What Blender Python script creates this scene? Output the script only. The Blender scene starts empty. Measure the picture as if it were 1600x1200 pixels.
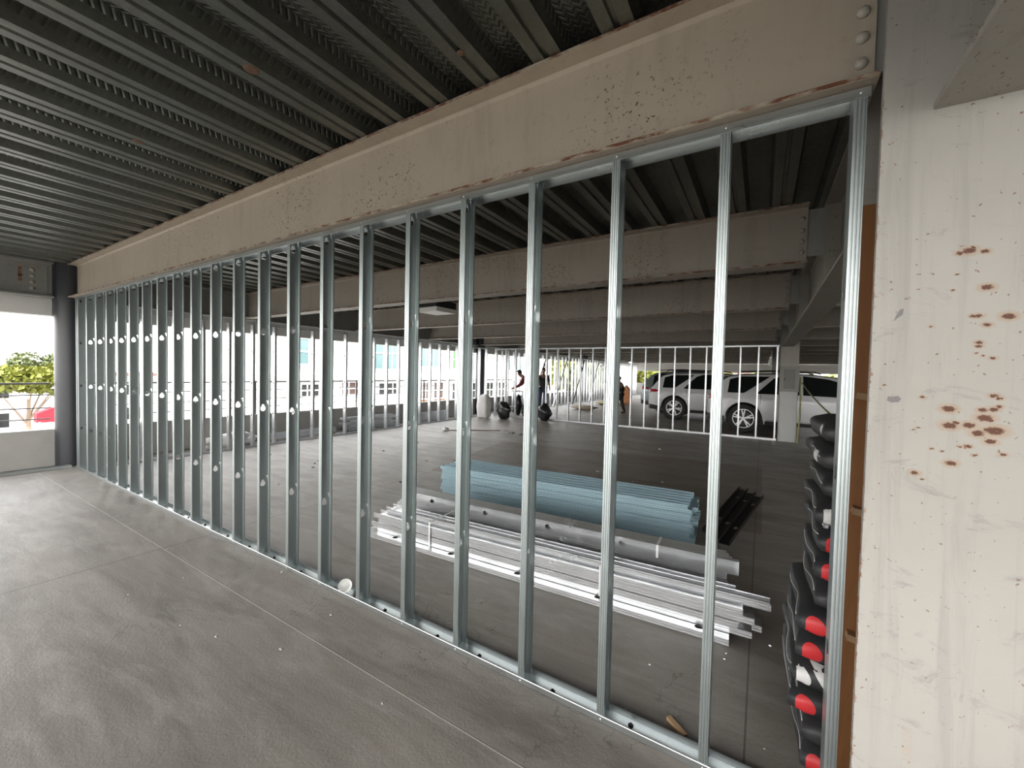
import bpy, bmesh, math, random
from mathutils import Vector, Matrix
R = math.radians
random.seed(7)
SC = bpy.context.scene
COL = SC.collection

# ------------------------------------------------------------------ camera
H = 1.52
cam_d = bpy.data.cameras.new('camera')
cam_d.sensor_width = 36.0
cam_d.lens = 36.0 * 636.0 / 1600.0
cam_d.clip_start = 0.02
cam_d.clip_end = 600
cam = bpy.data.objects.new('camera', cam_d)
COL.objects.link(cam)
rot = Matrix(((0.851624, -0.034458, 0.523019),
              (0.523677, 0.013393, -0.851812),
              (0.022347, 0.999316, 0.029451)))
cam.matrix_world = Matrix.Translation((0, 0, H)) @ rot.to_4x4()
SC.camera = cam

# ------------------------------------------------------------------ world, sun, exposure
w = bpy.data.worlds.new('sky')
SC.world = w
w.use_nodes = True
wn = w.node_tree.nodes
wl = w.node_tree.links
bg = wn['Background']
tc = wn.new('ShaderNodeTexCoord')
sp = wn.new('ShaderNodeSeparateXYZ')
cr = wn.new('ShaderNodeValToRGB')
cr.color_ramp.elements[0].position = 0.0
cr.color_ramp.elements[0].color = (1.0, 0.965, 0.915, 1)
cr.color_ramp.elements[1].position = 0.7
cr.color_ramp.elements[1].color = (0.90, 0.93, 0.98, 1)
wl.new(tc.outputs['Generated'], sp.inputs[0])
wl.new(sp.outputs['Z'], cr.inputs[0])
wl.new(cr.outputs[0], bg.inputs['Color'])
bg.inputs['Strength'].default_value = 3.6

sun_d = bpy.data.lights.new('sun', 'SUN')
sun_d.energy = 4.0
sun_d.color = (1.0, 0.95, 0.86)
sun_d.angle = R(0.6)
sun = bpy.data.objects.new('sun', sun_d)
COL.objects.link(sun)
sun.rotation_euler = Vector((-0.45, 0.35, -1.0)).to_track_quat('-Z', 'Y').to_euler()

SC.view_settings.view_transform = 'Standard'
SC.view_settings.look = 'None'
SC.view_settings.gamma = 1
SC.view_settings.use_curve_mapping = False
SC.view_settings.exposure = 1.1
try:
    SC.cycles.max_bounces = 10
    SC.cycles.diffuse_bounces = 6
    SC.cycles.glossy_bounces = 4
    SC.cycles.use_denoising = True
    SC.cycles.caustics_reflective = False
    SC.cycles.caustics_refractive = False
    SC.cycles.sample_clamp_indirect = 6
except Exception:
    pass


# ------------------------------------------------------------------ materials
class NT:
    def __init__(s, name):
        s.m = bpy.data.materials.new(name)
        s.m.use_nodes = True
        s.t = s.m.node_tree
        s.b = s.t.nodes['Principled BSDF']
        s.co = s.t.nodes.new('ShaderNodeTexCoord').outputs['Object']

    def n(s, kind, **kw):
        x = s.t.nodes.new(kind)
        for k, v in kw.items():
            setattr(x, k, v)
        return x

    def link(s, a, b):
        s.t.links.new(a, b)

    def mapping(s, scale=(1, 1, 1), loc=(0, 0, 0), rotz=0):
        m = s.n('ShaderNodeMapping')
        m.inputs['Scale'].default_value = scale
        m.inputs['Location'].default_value = loc
        m.inputs['Rotation'].default_value = (0, 0, rotz)
        s.link(s.co, m.inputs[0])
        return m.outputs[0]

    def noise(s, scale, detail=5, rough=0.6, vec=None, dist=0):
        x = s.n('ShaderNodeTexNoise')
        x.inputs['Scale'].default_value = scale
        x.inputs['Detail'].default_value = detail
        x.inputs['Roughness'].default_value = rough
        x.inputs['Distortion'].default_value = dist
        s.link(vec or s.co, x.inputs['Vector'])
        return x.outputs['Fac']

    def ramp(s, fac, p0, c0, p1, c1):
        x = s.n('ShaderNodeValToRGB')
        e = x.color_ramp.elements
        e[0].position = p0
        e[1].position = p1
        e[0].color = c0 if not isinstance(c0, (int, float)) else (c0, c0, c0, 1)
        e[1].color = c1 if not isinstance(c1, (int, float)) else (c1, c1, c1, 1)
        s.link(fac, x.inputs[0])
        return x.outputs[0]

    def mix(s, fac, a, b):
        x = s.n('ShaderNodeMix', data_type='RGBA')
        for sock, v in ((x.inputs[0], fac), (x.inputs[6], a), (x.inputs[7], b)):
            if isinstance(v, (int, float)):
                sock.default_value = v
            elif isinstance(v, tuple):
                sock.default_value = v if len(v) == 4 else v + (1,)
            else:
                s.link(v, sock)
        return x.outputs[2]

    def math(s, op, a, b=0.0, c=None):
        x = s.n('ShaderNodeMath', operation=op)
        for i, v in enumerate((a, b) + ((c,) if c is not None else ())):
            if isinstance(v, (int, float)):
                x.inputs[i].default_value = v
            else:
                s.link(v, x.inputs[i])
        return x.outputs[0]

    def bump(s, h, strength, dist=0.01, prev=None):
        x = s.n('ShaderNodeBump')
        x.inputs['Strength'].default_value = strength
        x.inputs['Distance'].default_value = dist
        s.link(h, x.inputs['Height'])
        if prev:
            s.link(prev, x.inputs['Normal'])
        s.link(x.outputs[0], s.b.inputs['Normal'])
        return x.outputs[0]

    def out(s, color=None, rough=None, metal=None, spec=None):
        for key, v in (('Base Color', color), ('Roughness', rough), ('Metallic', metal), ('Specular IOR Level', spec)):
            if v is None:
                continue
            if isinstance(v, (int, float)):
                s.b.inputs[key].default_value = v
            elif isinstance(v, tuple):
                s.b.inputs[key].default_value = v if len(v) == 4 else v + (1,)
            else:
                s.link(v, s.b.inputs[key])
        return s.m


def simple(name, c, rough=0.6, metal=0.0, var=0.15, scale=6, bump=0.0, bscale=60):
    t = NT(name)
    c2 = tuple(max(0, x * (1 - var)) for x in c)
    c1 = tuple(min(1, x * (1 + var * .6)) for x in c)
    col = t.mix(t.noise(scale), c1 + (1,), c2 + (1,))
    if bump:
        t.bump(t.noise(bscale, 4), bump, 0.004)
    return t.out(col, rough, metal)


def painted(name, c, rust=0.5, seed=0.0, rough=0.55, stain=(0.30, 0.19, 0.10)):
    """old grey-beige steel paint with chips of rust and dirt"""
    t = NT(name)
    v = t.mapping(loc=(seed, seed * 1.7, 0))
    base = t.mix(t.noise(1.3, 6, 0.6, v), tuple(x * 1.12 for x in c) + (1,), tuple(x * 0.82 for x in c) + (1,))
    streak = t.noise(3.0, 6, 0.65, t.mapping(scale=(2.4, 2.4, 0.35), loc=(seed, 0, 0)), 0.6)
    base = t.mix(t.ramp(streak, .52, 0.0, .78, .55), base, tuple(x * .62 for x in c) + (1,))
    grime = t.noise(14, 5, 0.7, v)
    base = t.mix(t.ramp(grime, .56, 0.0, .75, .35), base, stain + (1,))
    big = t.noise(1.1, 2, .5, t.mapping(loc=(seed * 3 + 5, 2, 1)))
    sm = t.noise(62, 3, .6, v)
    chips = t.math('MULTIPLY', t.ramp(sm, .655 - .03 * rust, 0.0, .675 - .03 * rust, 1.0), t.ramp(big, .48, 0.0, .60, 1.0))
    base = t.mix(chips, base, t.mix(t.noise(60), (0.20, 0.07, 0.03, 1), (0.06, 0.03, 0.02, 1)))
    t.bump(t.noise(90, 4, .6), 0.12, 0.003)
    return t.out(base, rough)


def edge_rust(name, seed=0.0):
    t = NT(name)
    v = t.mapping(scale=(1, 1, 2.5), loc=(seed, 0, 0))
    a = t.noise(9, 6, .7, v)
    col = t.mix(t.ramp(a, .43, 0.0, .58, 1.0), (0.42, 0.36, 0.28, 1), t.mix(t.noise(40), (0.21, 0.07, 0.03, 1), (0.07, 0.03, 0.02, 1)))
    t.bump(t.noise(50), .5, .006)
    return t.out(col, 0.8)


def galv(name, c=(0.60, 0.66, 0.68), rough=0.36, metal=0.85, var=.10, sc=30):
    t = NT(name)
    k_ = t.noise(sc * 3, 3, .6)
    col = t.mix(k_, tuple(x * (1 + var * .5) for x in c) + (1,), tuple(x * (1 - var) for x in c) + (1,))
    rr = t.math('MULTIPLY_ADD', t.noise(5), .25, rough - .1)
    return t.out(col, rr, metal)


def slab_material():
    t = NT('worn_concrete')
    sep = t.n('ShaderNodeSeparateXYZ')
    t.link(t.co, sep.inputs[0])
    X, Y = sep.outputs['X'], sep.outputs['Y']
    c = t.mix(t.noise(.45, 7, .62), (0.345, 0.312, 0.27, 1), (0.20, 0.178, 0.152, 1))
    st = t.noise(1.1, 8, .7, t.mapping(scale=(.5, 2.2, 1), rotz=.35), .8)
    c = t.mix(t.ramp(st, .44, 0.0, .68, .75), c, (0.105, 0.092, 0.077, 1))
    st2 = t.noise(2.3, 8, .7, t.mapping(scale=(.7, 2.4, 1), loc=(4, 9, 0), rotz=.25), .5)
    c = t.mix(t.ramp(st2, .50, 0.0, .72, .6), c, (0.40, 0.375, 0.34, 1))
    sp_ = t.noise(120, 3, .7)
    c = t.mix(t.ramp(sp_, .62, 0.0, .75, .25), c, (0.05, 0.045, 0.04, 1))
    sc_ = t.noise(8, 8, .8, t.mapping(scale=(1.0, 5.0, 1), rotz=-.6), 1.5)
    c = t.mix(t.ramp(sc_, .66, 0.0, .72, .35), c, (0.52, 0.49, 0.44, 1))
    # darker brown patch with a straight edge, beyond the stacked studs
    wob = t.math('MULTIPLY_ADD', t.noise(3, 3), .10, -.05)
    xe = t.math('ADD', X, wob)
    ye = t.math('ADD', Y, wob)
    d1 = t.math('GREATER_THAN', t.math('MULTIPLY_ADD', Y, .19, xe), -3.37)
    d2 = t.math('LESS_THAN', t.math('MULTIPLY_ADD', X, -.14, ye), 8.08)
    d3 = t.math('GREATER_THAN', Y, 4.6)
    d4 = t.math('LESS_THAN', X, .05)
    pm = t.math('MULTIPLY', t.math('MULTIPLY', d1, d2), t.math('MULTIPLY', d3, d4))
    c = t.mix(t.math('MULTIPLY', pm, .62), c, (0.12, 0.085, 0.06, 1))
    # saw-cut joints
    def jl(sock, pos, half):
        return t.math('LESS_THAN', t.math('ABSOLUTE', t.math('SUBTRACT', sock, pos)), half)
    j1 = jl(Y, 1.335, .0028)
    c = t.mix(t.math('MULTIPLY', j1, .8), c, (0.66, 0.62, 0.54, 1))
    jd = jl(Y, 1.3395, .0018)
    c = t.mix(t.math('MULTIPLY', jd, .8), c, (0.05, 0.045, 0.04, 1))
    j = t.math('MAXIMUM', jl(X, -4.17, .005), t.math('MAXIMUM', jl(X, -.01, .004), jl(X, 4.6, .005)))
    j = t.math('MAXIMUM', j, t.math('MAXIMUM', jl(Y, 6.6, .005), t.math('MAXIMUM', jl(Y, 11.4, .006), jl(Y, 15.6, .006))))
    j = t.math('MAXIMUM', j, jl(X, -8.2, .004))
    c = t.mix(t.math('MULTIPLY', j, .75), c, (0.055, 0.05, 0.045, 1))
    # hairline cracks
    vor = t.n('ShaderNodeTexVoronoi', feature='DISTANCE_TO_EDGE')
    vor.inputs['Scale'].default_value = .8
    dv = t.n('ShaderNodeVectorMath', operation='ADD')
    nz = t.n('ShaderNodeTexNoise')
    nz.inputs['Scale'].default_value = 2.5
    nz.inputs['Detail'].default_value = 6
    t.link(t.co, nz.inputs['Vector'])
    t.link(t.co, dv.inputs[0])
    t.link(nz.outputs['Color'], dv.inputs[1])
    t.link(dv.outputs[0], vor.inputs['Vector'])
    cm = t.math('MULTIPLY', t.math('LESS_THAN', vor.outputs['Distance'], .0022), t.ramp(t.noise(.9, 2, .5, t.mapping(loc=(3, 3, 3))), .52, 0.0, .56, .55))
    c = t.mix(cm, c, (0.06, 0.055, 0.05, 1))
    b1 = t.bump(t.noise(70, 6, .75), .45, .008)
    t.bump(t.noise(9, 6, .7), .18, .012, b1)
    r = t.math('MULTIPLY_ADD', t.noise(3, 5), .30, .30)
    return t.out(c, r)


def deck_material():
    t = NT('galvanized_deck')
    c = t.mix(t.noise(35, 4, .7), (0.27, 0.28, 0.255, 1), (0.12, 0.125, 0.11, 1))
    d = t.noise(1.6, 6, .7, t.mapping(scale=(3, .6, 1)))
    c = t.mix(t.ramp(d, .5, 0.0, .8, .6), c, (0.09, 0.08, 0.06, 1))
    # chevron embossments stamped across the flutes
    sep = t.n('ShaderNodeSeparateXYZ')
    t.link(t.co, sep.inputs[0])
    ph = t.math('PINGPONG', t.math('MULTIPLY_ADD', sep.outputs['X'], 1.0, 0.0), .019)
    yy = t.math('ADD', sep.outputs['Y'], t.math('MULTIPLY', ph, 1.2))
    w_ = t.math('PINGPONG', yy, .017)
    band = t.math('GREATER_THAN', sep.outputs['Z'], 2.975)
    hgt = t.math('MULTIPLY', t.math('SMOOTH_MIN', t.math('MULTIPLY', w_, 90), .8, .3), band)
    b = t.bump(hgt, .8, .006)
    t.bump(t.noise(45, 4), .25, .004, b)
    return t.out(c, t.math('MULTIPLY_ADD', t.noise(12), .2, .28), .85)


def ply_material():
    t = NT('plywood')
    n1 = t.noise(3, 8, .65, t.mapping(scale=(8, 8, .7)), 1.2)
    c = t.mix(n1, (0.45, 0.20, 0.07, 1), (0.24, 0.10, 0.035, 1))
    kn = t.n('ShaderNodeTexVoronoi')
    kn.inputs['Scale'].default_value = 4
    t.link(t.co, kn.inputs['Vector'])
    c = t.mix(t.ramp(kn.outputs['Distance'], .03, 1.0, .07, 0.0), c, (0.09, 0.03, 0.01, 1))
    return t.out(c, .65)


def foliage_material(name, a, b):
    t = NT(name)
    c = t.mix(t.noise(2.2, 4, .7), a + (1,), b + (1,))
    return t.out(c, .6)


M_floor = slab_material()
M_deck = deck_material()
M_beam = painted('beam_paint', (0.50, 0.43, 0.345), .8, 0.0)
M_beam2 = painted('beam_paint_far', (0.44, 0.39, 0.33), 1.0, 3.1)
M_grey = painted('grey_steel_paint', (0.34, 0.34, 0.32), .4, 5.3)
M_girder = painted('girder_paint', (0.34, 0.32, 0.285), .5, 8.3)
M_rustedge = edge_rust('rusty_flange_edge')
M_bolt = painted('bolt_paint', (0.46, 0.43, 0.38), .9, 2.2, .45)
M_galv = galv('galvanized_stud', (0.47, 0.515, 0.515), .38, 1.0)
M_galv2 = galv('galvanized_track', (0.56, 0.59, 0.59), .28, 1.0)
M_bright = galv('bright_galvanized', (0.74, 0.76, 0.78), .28, .75)
M_pile = galv('new_bright_steel', (0.86, 0.87, 0.88), .2, .85, .06)
M_teal = galv('blue_grey_galvanized', (0.36, 0.50, 0.56), .42, .6)
M_conc = simple('parapet_concrete', (0.47, 0.46, 0.43), .8, 0, .25, 3, .3, 40)
M_spandrel = simple('white_spandrel_paint', (0.80, 0.79, 0.76), .7, 0, .08, 2, .1)
M_black = simple('black_column_coating', (0.028, 0.030, 0.036), .38, 0, .2, 5, .05)
M_dark = simple('dark_rubber', (0.02, 0.02, 0.02), .6, 0, .2)
M_cable = simple('rail_cable', (0.12, 0.11, 0.11), .5, .5, .1)
M_ply = ply_material()
M_wood = simple('raw_lumber', (0.50, 0.33, 0.18), .7, 0, .25, 12)
M_white = simple('white_plastic', (0.80, 0.80, 0.78), .5, 0, .05)
M_bag = simple('black_bag_paper', (0.030, 0.030, 0.032), .55, 0, .3, 12, .8, 22)
M_bagred = simple('red_print', (0.62, 0.035, 0.04), .5, 0, .15, 20)
M_bagwhite = simple('white_print', (0.70, 0.70, 0.69), .5, 0, .08, 20)
M_carwhite = simple('white_car_paint', (0.66, 0.67, 0.68), .18, 0, .02)
M_cardark = simple('dark_car_paint', (0.06, 0.065, 0.07), .2, .3, .05)
M_carsilver = simple('silver_car_paint', (0.35, 0.40, 0.43), .25, .4, .05)
M_glass = simple('tinted_car_glass', (0.012, 0.016, 0.016), .06, 0, .05)
M_tyre = simple('tyre_rubber', (0.018, 0.018, 0.018), .75, 0, .2)
M_rim = simple('alloy_rim', (0.78, 0.79, 0.80), .35, .2, .04)
M_trim = simple('black_car_trim', (0.02, 0.02, 0.022), .5, 0, .1)
M_lamp = simple('red_tail_lamp', (0.35, 0.01, 0.02), .15, 0, .1)
M_chrome = simple('chrome_strip', (0.85, 0.86, 0.88), .12, 1.0, .02)
M_skin = simple('skin', (0.28, 0.15, 0.10), .55, 0, .08)
M_hair = simple('dark_hair', (0.012, 0.010, 0.009), .6, 0, .1)
M_shirtred = simple('dark_red_shirt', (0.16, 0.02, 0.035), .8, 0, .5, 18)
M_shirtblk = simple('black_shirt', (0.018, 0.018, 0.02), .8, 0, .2)
M_jeans = simple('blue_jeans', (0.045, 0.06, 0.11), .85, 0, .25, 14)
M_boot = simple('dark_boots', (0.02, 0.016, 0.014), .7, 0, .2)
M_sack = simple('white_woven_sack', (0.72, 0.71, 0.69), .75, 0, .12, 9, .6, 20)
M_trash = simple('black_plastic_film', (0.015, 0.015, 0.017), .25, 0, .1, 8, .8, 18)
M_orange = simple('orange_board', (0.62, 0.26, 0.11), .7, 0, .15)
M_bldg = simple('white_stucco', (0.82, 0.81, 0.79), .8, 0, .05)
M_bldg2 = simple('cream_stucco', (0.30, 0.24, 0.18), .8, 0, .1)
M_brick = simple('brown_cladding', (0.09, 0.055, 0.045), .8, 0, .2)
M_tealglass = simple('teal_window_glass', (0.085, 0.15, 0.155), .15, 0, .1)
M_darkwin = simple('dark_window_glass', (0.02, 0.022, 0.022), .1, 0, .1)
M_green = simple('green_window_panel', (0.045, 0.13, 0.04), .4, 0, .2)
M_frameor = simple('orange_shopfront_frame', (0.20, 0.085, 0.025), .6, 0, .1)
M_redcan = simple('red_canopy_cloth', (0.30, 0.008, 0.02), .7, 0, .1)
M_street = simple('street_asphalt', (0.20, 0.20, 0.19), .9, 0, .1)
M_roof = simple('terracotta_roof', (0.16, 0.10, 0.08), .8, 0, .2)
M_leafY = foliage_material('yellow_green_leaves', (0.20, 0.20, 0.022), (0.085, 0.11, 0.014))
M_leafG = foliage_material('olive_leaves', (0.11, 0.13, 0.045), (0.05, 0.065, 0.025))
M_bark = simple('pale_bark', (0.24, 0.17, 0.12), .9, 0, .2)
M_box = simple('grey_box_enamel', (0.22, 0.215, 0.19), .5, 0, .12, 5)
M_strap = simple('green_yellow_cord', (0.30, 0.30, 0.12), .7, 0, .3, 30)
M_lampcover = simple('fluorescent_diffuser', (0.80, 0.80, 0.76), .4, 0, .03)
M_hole = simple('rust_burn', (0.20, 0.12, 0.08), .8, 0, .5, 30)


# ------------------------------------------------------------------ mesh helpers
class MB:
    def __init__(s):
        s.v = []
        s.f = []

    def add(s, vs, fs):
        o = len(s.v)
        s.v += [tuple(p) for p in vs]
        s.f += [tuple(i + o for i in f) for f in fs]
        return s

    def box(s, x0, x1, y0, y1, z0, z1):
        vs = [(x0, y0, z0), (x1, y0, z0), (x1, y1, z0), (x0, y1, z0), (x0, y0, z1), (x1, y0, z1), (x1, y1, z1), (x0, y1, z1)]
        return s.add(vs, [(3, 2, 1, 0), (4, 5, 6, 7), (0, 1, 5, 4), (1, 2, 6, 5), (2, 3, 7, 6), (3, 0, 4, 7)])

    def obox(s, c, size, rz=0, tilt=None):
        m = Matrix.Rotation(rz, 4, 'Z')
        if tilt:
            m = m @ Matrix.Rotation(tilt[1], 4, tilt[0])
        vs = []
        for dz in (-.5, .5):
            for dx, dy in ((-.5, -.5), (.5, -.5), (.5, .5), (-.5, .5)):
                vs.append(Vector(c) + m @ Vector((dx * size[0], dy * size[1], dz * size[2])))
        return s.add(vs, [(3, 2, 1, 0), (4, 5, 6, 7), (0, 1, 5, 4), (1, 2, 6, 5), (2, 3, 7, 6), (3, 0, 4, 7)])

    def prism(s, poly, a, b, axis='z'):
        """extrude a 2-D polygon (ccw) between a and b along axis"""
        n = len(poly)
        def P(u, v, t):
            return {'z': (u, v, t), 'x': (t, u, v), 'y': (u, t, v)}[axis]
        vs = [P(u, v, a) for u, v in poly] + [P(u, v, b) for u, v in poly]
        fs = [(i, (i + 1) % n, n + (i + 1) % n, n + i) for i in range(n)]
        fs += [tuple(range(n))[::-1], tuple(range(n, 2 * n))]
        return s.add(vs, fs)

    def strip(s, path, t, a, b, axis='z'):
        """thin folded sheet: open 2-D path with thickness t extruded along axis"""
        n = len(path)
        off = []
        for i in range(n):
            p0 = Vector(path[max(0, i - 1)])
            p1 = Vector(path[min(n - 1, i + 1)])
            d = (p1 - p0)
            d = d.normalized() if d.length else Vector((1, 0))
            off.append((path[i][0] - d.y * t, path[i][1] + d.x * t))
        def P(u, v, k):
            return {'z': (u, v, k), 'x': (k, u, v), 'y': (u, k, v)}[axis]
        vs, fs = [], []
        for k in (a, b):
            vs += [P(u, v, k) for u, v in path] + [P(u, v, k) for u, v in off]
        m = 2 * n
        for i in range(n - 1):
            fs += [(i, i + 1, m + i + 1, m + i), (n + i + 1, n + i, m + n + i, m + n + i + 1)]
            fs += [(i + 1, i, n + i, n + i + 1), (m + i, m + i + 1, m + n + i + 1, m + n + i)]
        fs += [(0, m, m + n, n), (n - 1, 2 * n - 1, m + 2 * n - 1, m + n - 1)]
        return s.add(vs, fs)

    def tube(s, pts, r, n=8, cap=True):
        pts = [Vector(p) for p in pts]
        rs = r if isinstance(r, (list, tuple)) else [r] * len(pts)
        vs, fs = [], []
        for i, p in enumerate(pts):
            d = (pts[min(i + 1, len(pts) - 1)] - pts[max(i - 1, 0)]).normalized()
            u = d.orthogonal().normalized() if i == 0 else (u - d * u.dot(d)).normalized()
            v = d.cross(u)
            for k in range(n):
                a = 2 * math.pi * k / n
                vs.append(p + (u * math.cos(a) + v * math.sin(a)) * rs[i])
        for i in range(len(pts) - 1):
            for k in range(n):
                fs.append((i * n + k, i * n + (k + 1) % n, (i + 1) * n + (k + 1) % n, (i + 1) * n + k))
        if cap:
            fs.append(tuple(range(n))[::-1])
            fs.append(tuple(range((len(pts) - 1) * n, len(pts) * n)))
        return s.add(vs, fs)

    def lathe(s, c, prof, axis='z', n=24, cap=True):
        vs, fs = [], []
        for (r, h) in prof:
            for k in range(n):
                a = 2 * math.pi * k / n
                u, v = r * math.cos(a), r * math.sin(a)
                p = {'z': (u, v, h), 'y': (u, h, v), 'x': (h, u, v)}[axis]
                vs.append((c[0] + p[0], c[1] + p[1], c[2] + p[2]))
        for i in range(len(prof) - 1):
            for k in range(n):
                fs.append((i * n + k, i * n + (k + 1) % n, (i + 1) * n + (k + 1) % n, (i + 1) * n + k))
        if cap:
            fs.append(tuple(range(n))[::-1])
            fs.append(tuple(range((len(prof) - 1) * n, len(prof) * n)))
        return s.add(vs, fs)

    def mesh(s, name, mats, smooth=False, fix=True):
        me = bpy.data.meshes.new(name)
        me.from_pydata(s.v, [], s.f)
        for m in (mats if isinstance(mats, (list, tuple)) else [mats]):
            me.materials.append(m)
        if fix:
            b = bmesh.new()
            b.from_mesh(me)
            bmesh.ops.recalc_face_normals(b, faces=b.faces)
            b.to_mesh(me)
            b.free()
        if smooth:
            for p in me.polygons:
                p.use_smooth = True
        me.update()
        return me

    def build(s, name, mats, parent=None, smooth=False, auto=None):
        o = bpy.data.objects.new(name, s.mesh(name, mats, smooth or auto is not None))
        COL.objects.link(o)
        if auto is not None:
            smooth_by_angle(o.data, auto)
        if parent:
            o.parent = parent
        return o


def smooth_by_angle(me, ang):
    b = bmesh.new()
    b.from_mesh(me)
    for e in b.edges:
        if len(e.link_faces) == 2 and e.calc_face_angle(0) > R(ang):
            e.smooth = False
    b.to_mesh(me)
    b.free()


def tag(o, label=None, cat=None, group=None, kind=None):
    if label:
        o['label'] = label
    if cat:
        o['category'] = cat
    if group:
        o['group'] = group
    if kind:
        o['kind'] = kind
    return o


def empty(name, loc=(0, 0, 0), rz=0.0, label=None, cat=None, group=None):
    o = bpy.data.objects.new(name, None)
    o.empty_display_size = .1
    COL.objects.link(o)
    o.location = loc
    o.rotation_euler = (0, 0, rz)
    return tag(o, label, cat, group)


def struct(name, mb, m, **k):
    o = mb.build(name, m, **k)
    o['kind'] = 'structure'
    return o


def link_mesh(name, me, parent=None, loc=(0, 0, 0), rot=(0, 0, 0)):
    o = bpy.data.objects.new(name, me)
    COL.objects.link(o)
    o.location = loc
    o.rotation_euler = rot
    if parent:
        o.parent = parent
    return o


def copy_tree(o, parent=None):
    c = o.copy()
    COL.objects.link(c)
    c.parent = parent
    for ch in list(o.children):
        copy_tree(ch, c)
    return c


# ================================================================== THE BUILDING
XL, XR = -8.98, 19.0        # slab edges
YB, YF = -3.0, 32.4
DECK = 2.93                 # underside of the deck ribs
CLG = [-.85, 1.757, 4.12, 6.65, 9.25, 11.9, 14.45, 17.0, 19.5, 22.1, 24.6, 27.2, 29.8, 32.2]   # beam centre lines
GX = .50                    # girder centre line (tree of columns)

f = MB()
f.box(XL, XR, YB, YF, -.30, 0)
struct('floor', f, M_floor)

# ribbed deck: ribs run along Y
d = MB()
prof = []
x = XL + .02
P = .32
x0 = -2.15 - P * math.ceil((-2.15 - XL) / P)
k = 0
while x0 + k * P < XR:
    c = x0 + k * P
    prof += [(c - .090, DECK + .085), (c - .068, DECK), (c - .014, DECK), (c - .008, DECK + .014), (c + .008, DECK + .014), (c + .014, DECK), (c + .068, DECK), (c + .090, DECK + .085)]
    k += 1
d.strip(prof, .004, YB, YF, 'y')
struct('ceiling', d, M_deck)
t_ = MB()
t_.box(XL, XR, YB, YF, 3.03, 3.20)  # unseen slab added over the deck to block light from above
struct('light_block_slab', t_, M_conc)
for o in (bpy.data.objects['light_block_slab'],):
    o.name = 'light_block'

# edge spandrels, parapets
q = MB(); q.box(-8.98, -8.80, YB, YF, 0, .535)
struct('wall_left', q, M_conc)
q = MB(); q.box(-9.10, -8.86, YB, 1.56, 2.19, 2.44); q.box(-9.10, -8.90, 1.56, YF, 2.19, 2.44); q.box(-9.12, -9.02, YB, YF, 2.40, 3.0)
struct('trim_2', q, M_spandrel)
q = MB(); q.box(-9.0, XR, YF + .05, YF + .2, 0, .9)
struct('wall_far', q, M_conc)
q = MB(); q.box(-8.9, XR, YF - .05, YF + .2, 1.83, 2.40); q.box(-8.9, XR, YF + .1, YF + .2, 2.38, 3.0)
struct('trim_3', q, M_spandrel)
q = MB(); q.box(XL, XR, YB - .2, YB, -.3, .50)
struct('wall_rear', q, M_conc)
q = MB(); q.box(XR, XR + .2, YB, YF, -.3, 3.1)
struct('wall_right', q, M_conc)


def ibeam(depth, bw, tf, tw, z0):
    """I profile as polygon around y/x = 0"""
    h = bw / 2
    t = tw / 2
    z1 = z0 + depth
    fl = .014
    return [(-h, z0), (h, z0), (h, z0 + tf), (t + fl, z0 + tf), (t, z0 + tf + fl), (t, z1 - tf - fl), (t + fl, z1 - tf), (h, z1 - tf), (h, z1),
            (-h, z1), (-h, z1 - tf), (-t - fl, z1 - tf), (-t, z1 - tf - fl), (-t, z0 + tf + fl), (-t - fl, z0 + tf), (-h, z0 + tf)]


bolt_mesh = MB().lathe((0, 0, 0), [(.019, 0), (.019, -.004), (.0165, -.010), (.011, -.015), (.004, -.017)], 'y', 14).mesh('bolt', M_bolt, True)

ords = ['', 'first', 'second', 'third', 'fourth', 'fifth', 'sixth', 'seventh', 'eighth', 'ninth', 'tenth', 'eleventh', 'twelfth', 'thirteenth']


def make_beam(xa, xb, yc, mat, label, bolts_at=None, bz=2.45, detail=True):
    root = empty('steel_beam', (0, yc, bz), 0, label, 'steel beam', 'overhead cross beams')
    depth = DECK - bz
    B = MB().prism(ibeam(depth, .20, .016, .012, 0), xa, xb, 'x')
    o = B.build('beam_body', mat, root)
    # rusty lip along the bottom flange edge
    if detail:
        e = MB().box(xa + .002, xb - .002, -.1025, -.0985, .0015, .0145)
        e.build('rusted_edge', M_rustedge, root)
        e = MB().box(xa + .002, xb - .002, -.1025, -.0985, depth - .0145, depth - .002)
        e.build('rusted_edge', M_rustedge, root)
    if bolts_at is not None:
        pl = MB().box(xb - .13, GX - .015, .006, .018, .07, depth - .03)
        pl.build('shear_plate', M_grey, root)
        for i in range(5 if yc < 3 else 4):
            link_mesh('bolt', bolt_mesh, root, (bolts_at, -.006, .105 + i * (.082 if yc < 3 else .09)))
    return root


BEXT = .275
for i, yc in enumerate(CLG):
    if yc < 0:
        make_beam(-8.6, BEXT, yc, M_beam, 'painted steel beam overhead behind the viewpoint', None, detail=False)
        continue
    lab = ('large beige painted steel beam with rust chips, directly above the long open stud wall' if i == 1 else
           'beige painted steel beam, %s one overhead behind the beam that sits on the long stud wall' % ords[i - 1])
    make_beam(-8.62, BEXT, yc, M_beam if i == 1 else M_beam2, lab, BEXT - .035 if i < 7 else None, detail=i < 5)
for i, yc in enumerate(CLG[1:]):
    make_beam(GX + .2, 9.7, yc, M_beam2, 'grey steel beam to the right of the girder, %s overhead counted from the big near column' % ords[i + 1], None, detail=False)
for i, yc in enumerate(CLG):
    if i % 2 == 1:
        pass

# girder along Y over the columns, one length per bay
GB = 2.275
CY = [1.77, 11.9, 22.1, 32.1]


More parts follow.
